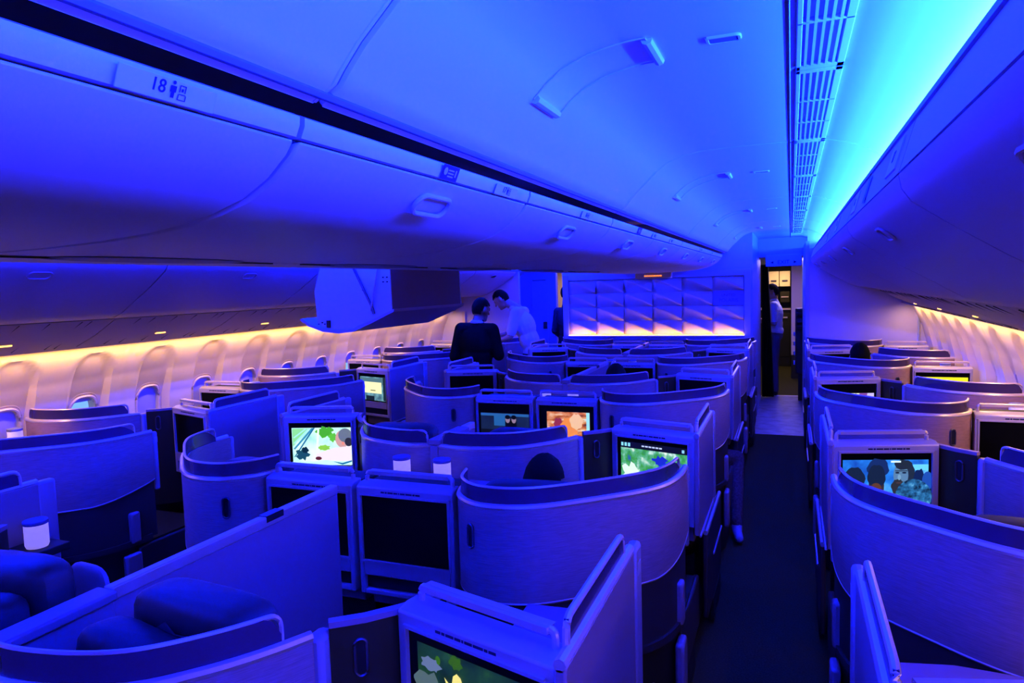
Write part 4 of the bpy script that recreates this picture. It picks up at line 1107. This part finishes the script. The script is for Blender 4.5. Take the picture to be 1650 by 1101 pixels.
person('person', dict(pelvis=(-3.03, 9.8, .95), shL=(-3.20, 9.86, 1.40), shR=(-2.90, 9.72, 1.40), head=(-3.05, 9.83, 1.66), elL=(-3.24, 9.83, 1.12), wrL=(-3.16, 10.02, .98), elR=(-2.85, 9.72, 1.12), wrR=(-2.90, 9.92, .98),
       hipL=(-3.11, 9.82, .92), hipR=(-2.95, 9.78, .92), knL=(-3.11, 9.83, .5), knR=(-2.95, 9.79, .5), anL=(-3.11, 9.81, .085), anR=(-2.95, 9.77, .085), toeL=(-3.09, 9.97, .032), toeR=(-2.92, 9.93, .032)),
       'person in dark blue clothes half hidden behind the partition edge', (.3, .9, -.1), (0, 0, 1), SKIN2, NAVY, NAVY, voxel=.009)
person('person', dict(pelvis=(-.215, 11.45, .93), shL=(-.25, 11.30, 1.385), shR=(-.22, 11.64, 1.385), head=(-.27, 11.45, 1.585), elL=(-.24, 11.25, 1.11), wrL=(-.42, 11.34, 1.14), elR=(-.24, 11.68, 1.11), wrR=(-.42, 11.55, 1.16),
       hipL=(-.225, 11.37, .90), hipR=(-.225, 11.54, .90), knL=(-.25, 11.37, .49), knR=(-.24, 11.54, .49), anL=(-.22, 11.37, .085), anR=(-.22, 11.54, .085), toeL=(-.37, 11.37, .032), toeR=(-.37, 11.54, .032)),
       'crew person in a white short-sleeved shirt standing past the black curtain', (-1, -.05, -.12), (0, 0, 1), SKIN, WSH, SLATE, sleeve='short', curl=.5)
# seated passengers
PATT = principled('patterned_cloth', (.05, .04, .02), .8, noise=55, bump=.3, bscale=80); STRIPE = principled('striped_sock', (.35, .3, .4), .7)
def seated(x, y, z, ox, label, top, trousers, knee, ankle, toe, headz=None, shoe=SHOE, vol=1.08, extra=None):
    """head at (x,y,z); legs given"""
    hd = Vector((x, y, z)); pel = Vector((x+ox, y+.42, .52)); sh = Vector((x+ox*.35, y+.09, z-.19))
    t = (pel-sh).normalized(); ax = Vector((1, 0, 0))
    kL, kR = Vector(knee)+Vector((-.11, 0, 0)), Vector(knee)+Vector((.09, 0, 0)); aL, aR = Vector(ankle)+Vector((-.12, 0, 0)), Vector(ankle)+Vector((.0, 0, 0))
    J = dict(pelvis=pel, shL=sh-ax*.17, shR=sh+ax*.17, head=hd, elL=sh-ax*.22+t*.25+Vector((0, .04, 0)), elR=sh+ax*.22+t*.25+Vector((0, .04, 0)), wrL=sh-ax*.10+t*.33+Vector((0, .20, .02)), wrR=sh+ax*.10+t*.33+Vector((0, .20, .02)),
             hipL=pel-ax*.085, hipR=pel+ax*.085, knL=kL, knR=kR, anL=aL, anR=aR, toeL=aL+Vector(toe)-Vector(ankle), toeR=Vector(toe))
    return person('passenger', J, label, (0, 1, -.15), (0, -.35, 1), SKIN2, top, trousers, voxel=.010, shoe=shoe, curlyvol=vol, extra=extra)
seated(-.955, 2.70, .965, .16, 'passenger with curly dark hair reclining behind the handled shell', NAVY, PATT, (-.56, 3.42, .56), (-.52, 3.78, .22), (-.52, 3.90, .15), vol=1.15)
seated(.545, 6.62, 1.10, -.02, 'passenger with short dark hair whose head rises above a window-column shell', NAVY, NAVY, (.48, 7.40, .54), (.5, 7.68, .2), (.5, 7.80, .14))
def phones(B):
    B.ell((-1.07, 5.32, 1.075), (.03, .02, .025), principled('white_plastic', (.7, .7, .75), .4))
seated(-1.29, 5.42, 1.03, .02, 'passenger with dark hair low in a centre seat near the front', NAVY, NAVY, (-1.27, 6.16, .54), (-1.27, 6.36, .2), (-1.27, 6.46, .14), vol=1.12)
def leg_out(B): pass
seated(-.80, 4.72, .90, .10, 'passenger reclining with one striped foot out on the aisle carpet', NAVY, principled('plum_cloth', (.09, .06, .07), .8, noise=70, bump=.3, bscale=80), (-.47, 5.38, .47), (-.355, 5.02, .10), (-.325, 4.86, .04), shoe=STRIPE)

# ------------------------------------------------------------------ lights
def area(name, loc, size_x, size_y, power, col, rot):
    l = bpy.data.lights.new(name, 'AREA'); l.shape = 'RECTANGLE'; l.size = size_x; l.size_y = size_y; l.energy = power; l.color = col
    o = bpy.data.objects.new(name, l); COL.objects.link(o); o.location = loc; o.rotation_euler = rot; return o
def aim(o, d):
    z = -Vector(d).normalized(); y = Vector((0, 1, 0)); x = y.cross(z).normalized()
    o.rotation_euler = Matrix((x, y, z)).transposed().to_euler()
LED = (.004, .024, 1.0)
L_ = 10.0
for sg in (1, -1):
    # cove strips above the outboard bins, aimed up across the aisle ceiling (local -z is the light direction)
    o = area('cove_light', (CX+sg*1.912, 3.6, 2.212), .03, 13.0, 1380, LED, (0, 0, 0))
    aim(o, (-sg*.8, 0, .6))
    o = area('window_wash_light', (CX+sg*2.722, 3.5, 1.474), .02, 10.0, 36, (1, .70, .32), (0, 0, 0))
    aim(o, (sg*.03, 0, -1))
def point(name, loc, p, col, r=.03):
    l = bpy.data.lights.new(name, 'POINT'); l.energy = p; l.color = col; l.shadow_soft_size = r
    o = bpy.data.objects.new(name, l); COL.objects.link(o); o.location = loc; return o
o = area('art_wash_light', (-1.58, YF-.06, Z0-.004), 2.1, .02, 2.2, (1, .50, .10), (PI, 0, 0)); o.rotation_euler = (math.radians(165), 0, 0)
o = area('galley_light', (-.2, 14.6, 2.06), .3, .3, 10, (1, .75, .45), (0, 0, 0))
o = area('entry_light', (-3.3, 12.0, 2.06), .4, .3, 12, (1, .75, .4), (0, 0, 0))
o = area('vestibule_light', (-.05, 11.9, 2.08), .25, .8, 26, (.5, .40, 1), (0, 0, 0))

w = bpy.data.worlds.new('outside'); scene.world = w; w.use_nodes = True
bg = w.node_tree.nodes['Background']; bg.inputs[0].default_value = (.35, .68, 1, 1); bg.inputs[1].default_value = .9

# ------------------------------------------------------------------ camera
f, vx, vy, s = 1130.0, 1275.0, 447.0, -.03
d = Vector(((vx-825)/f, (vy-550.5)/f, 1)).normalized(); e = Vector((1, s, 0)); up = e.cross(d)
up.normalize()
if up.y > 0: up = -up
r = d.cross(up)
if r.x < 0: r = -r
R = Matrix((r, d, up))          # world = R @ cam (x right, y down, z forward)
cx_, cy_, cz_ = R @ Vector((1, 0, 0)), R @ Vector((0, 1, 0)), R @ Vector((0, 0, 1))
cam = bpy.data.cameras.new('camera'); cam.sensor_width = 36; cam.lens = f/1650*36; cam.clip_start = .05
co = bpy.data.objects.new('camera', cam); COL.objects.link(co)
M = Matrix((cx_, -cy_, -cz_)).transposed().to_4x4(); M.translation = (0, 0, H_CAM); co.matrix_world = M
scene.camera = co
scene.view_settings.view_transform = 'Standard'; scene.view_settings.look = 'None'; scene.view_settings.exposure = .35; scene.view_settings.gamma = .76
scene.cycles.use_denoising = True
scene.cycles.max_bounces = 8; scene.cycles.diffuse_bounces = 5
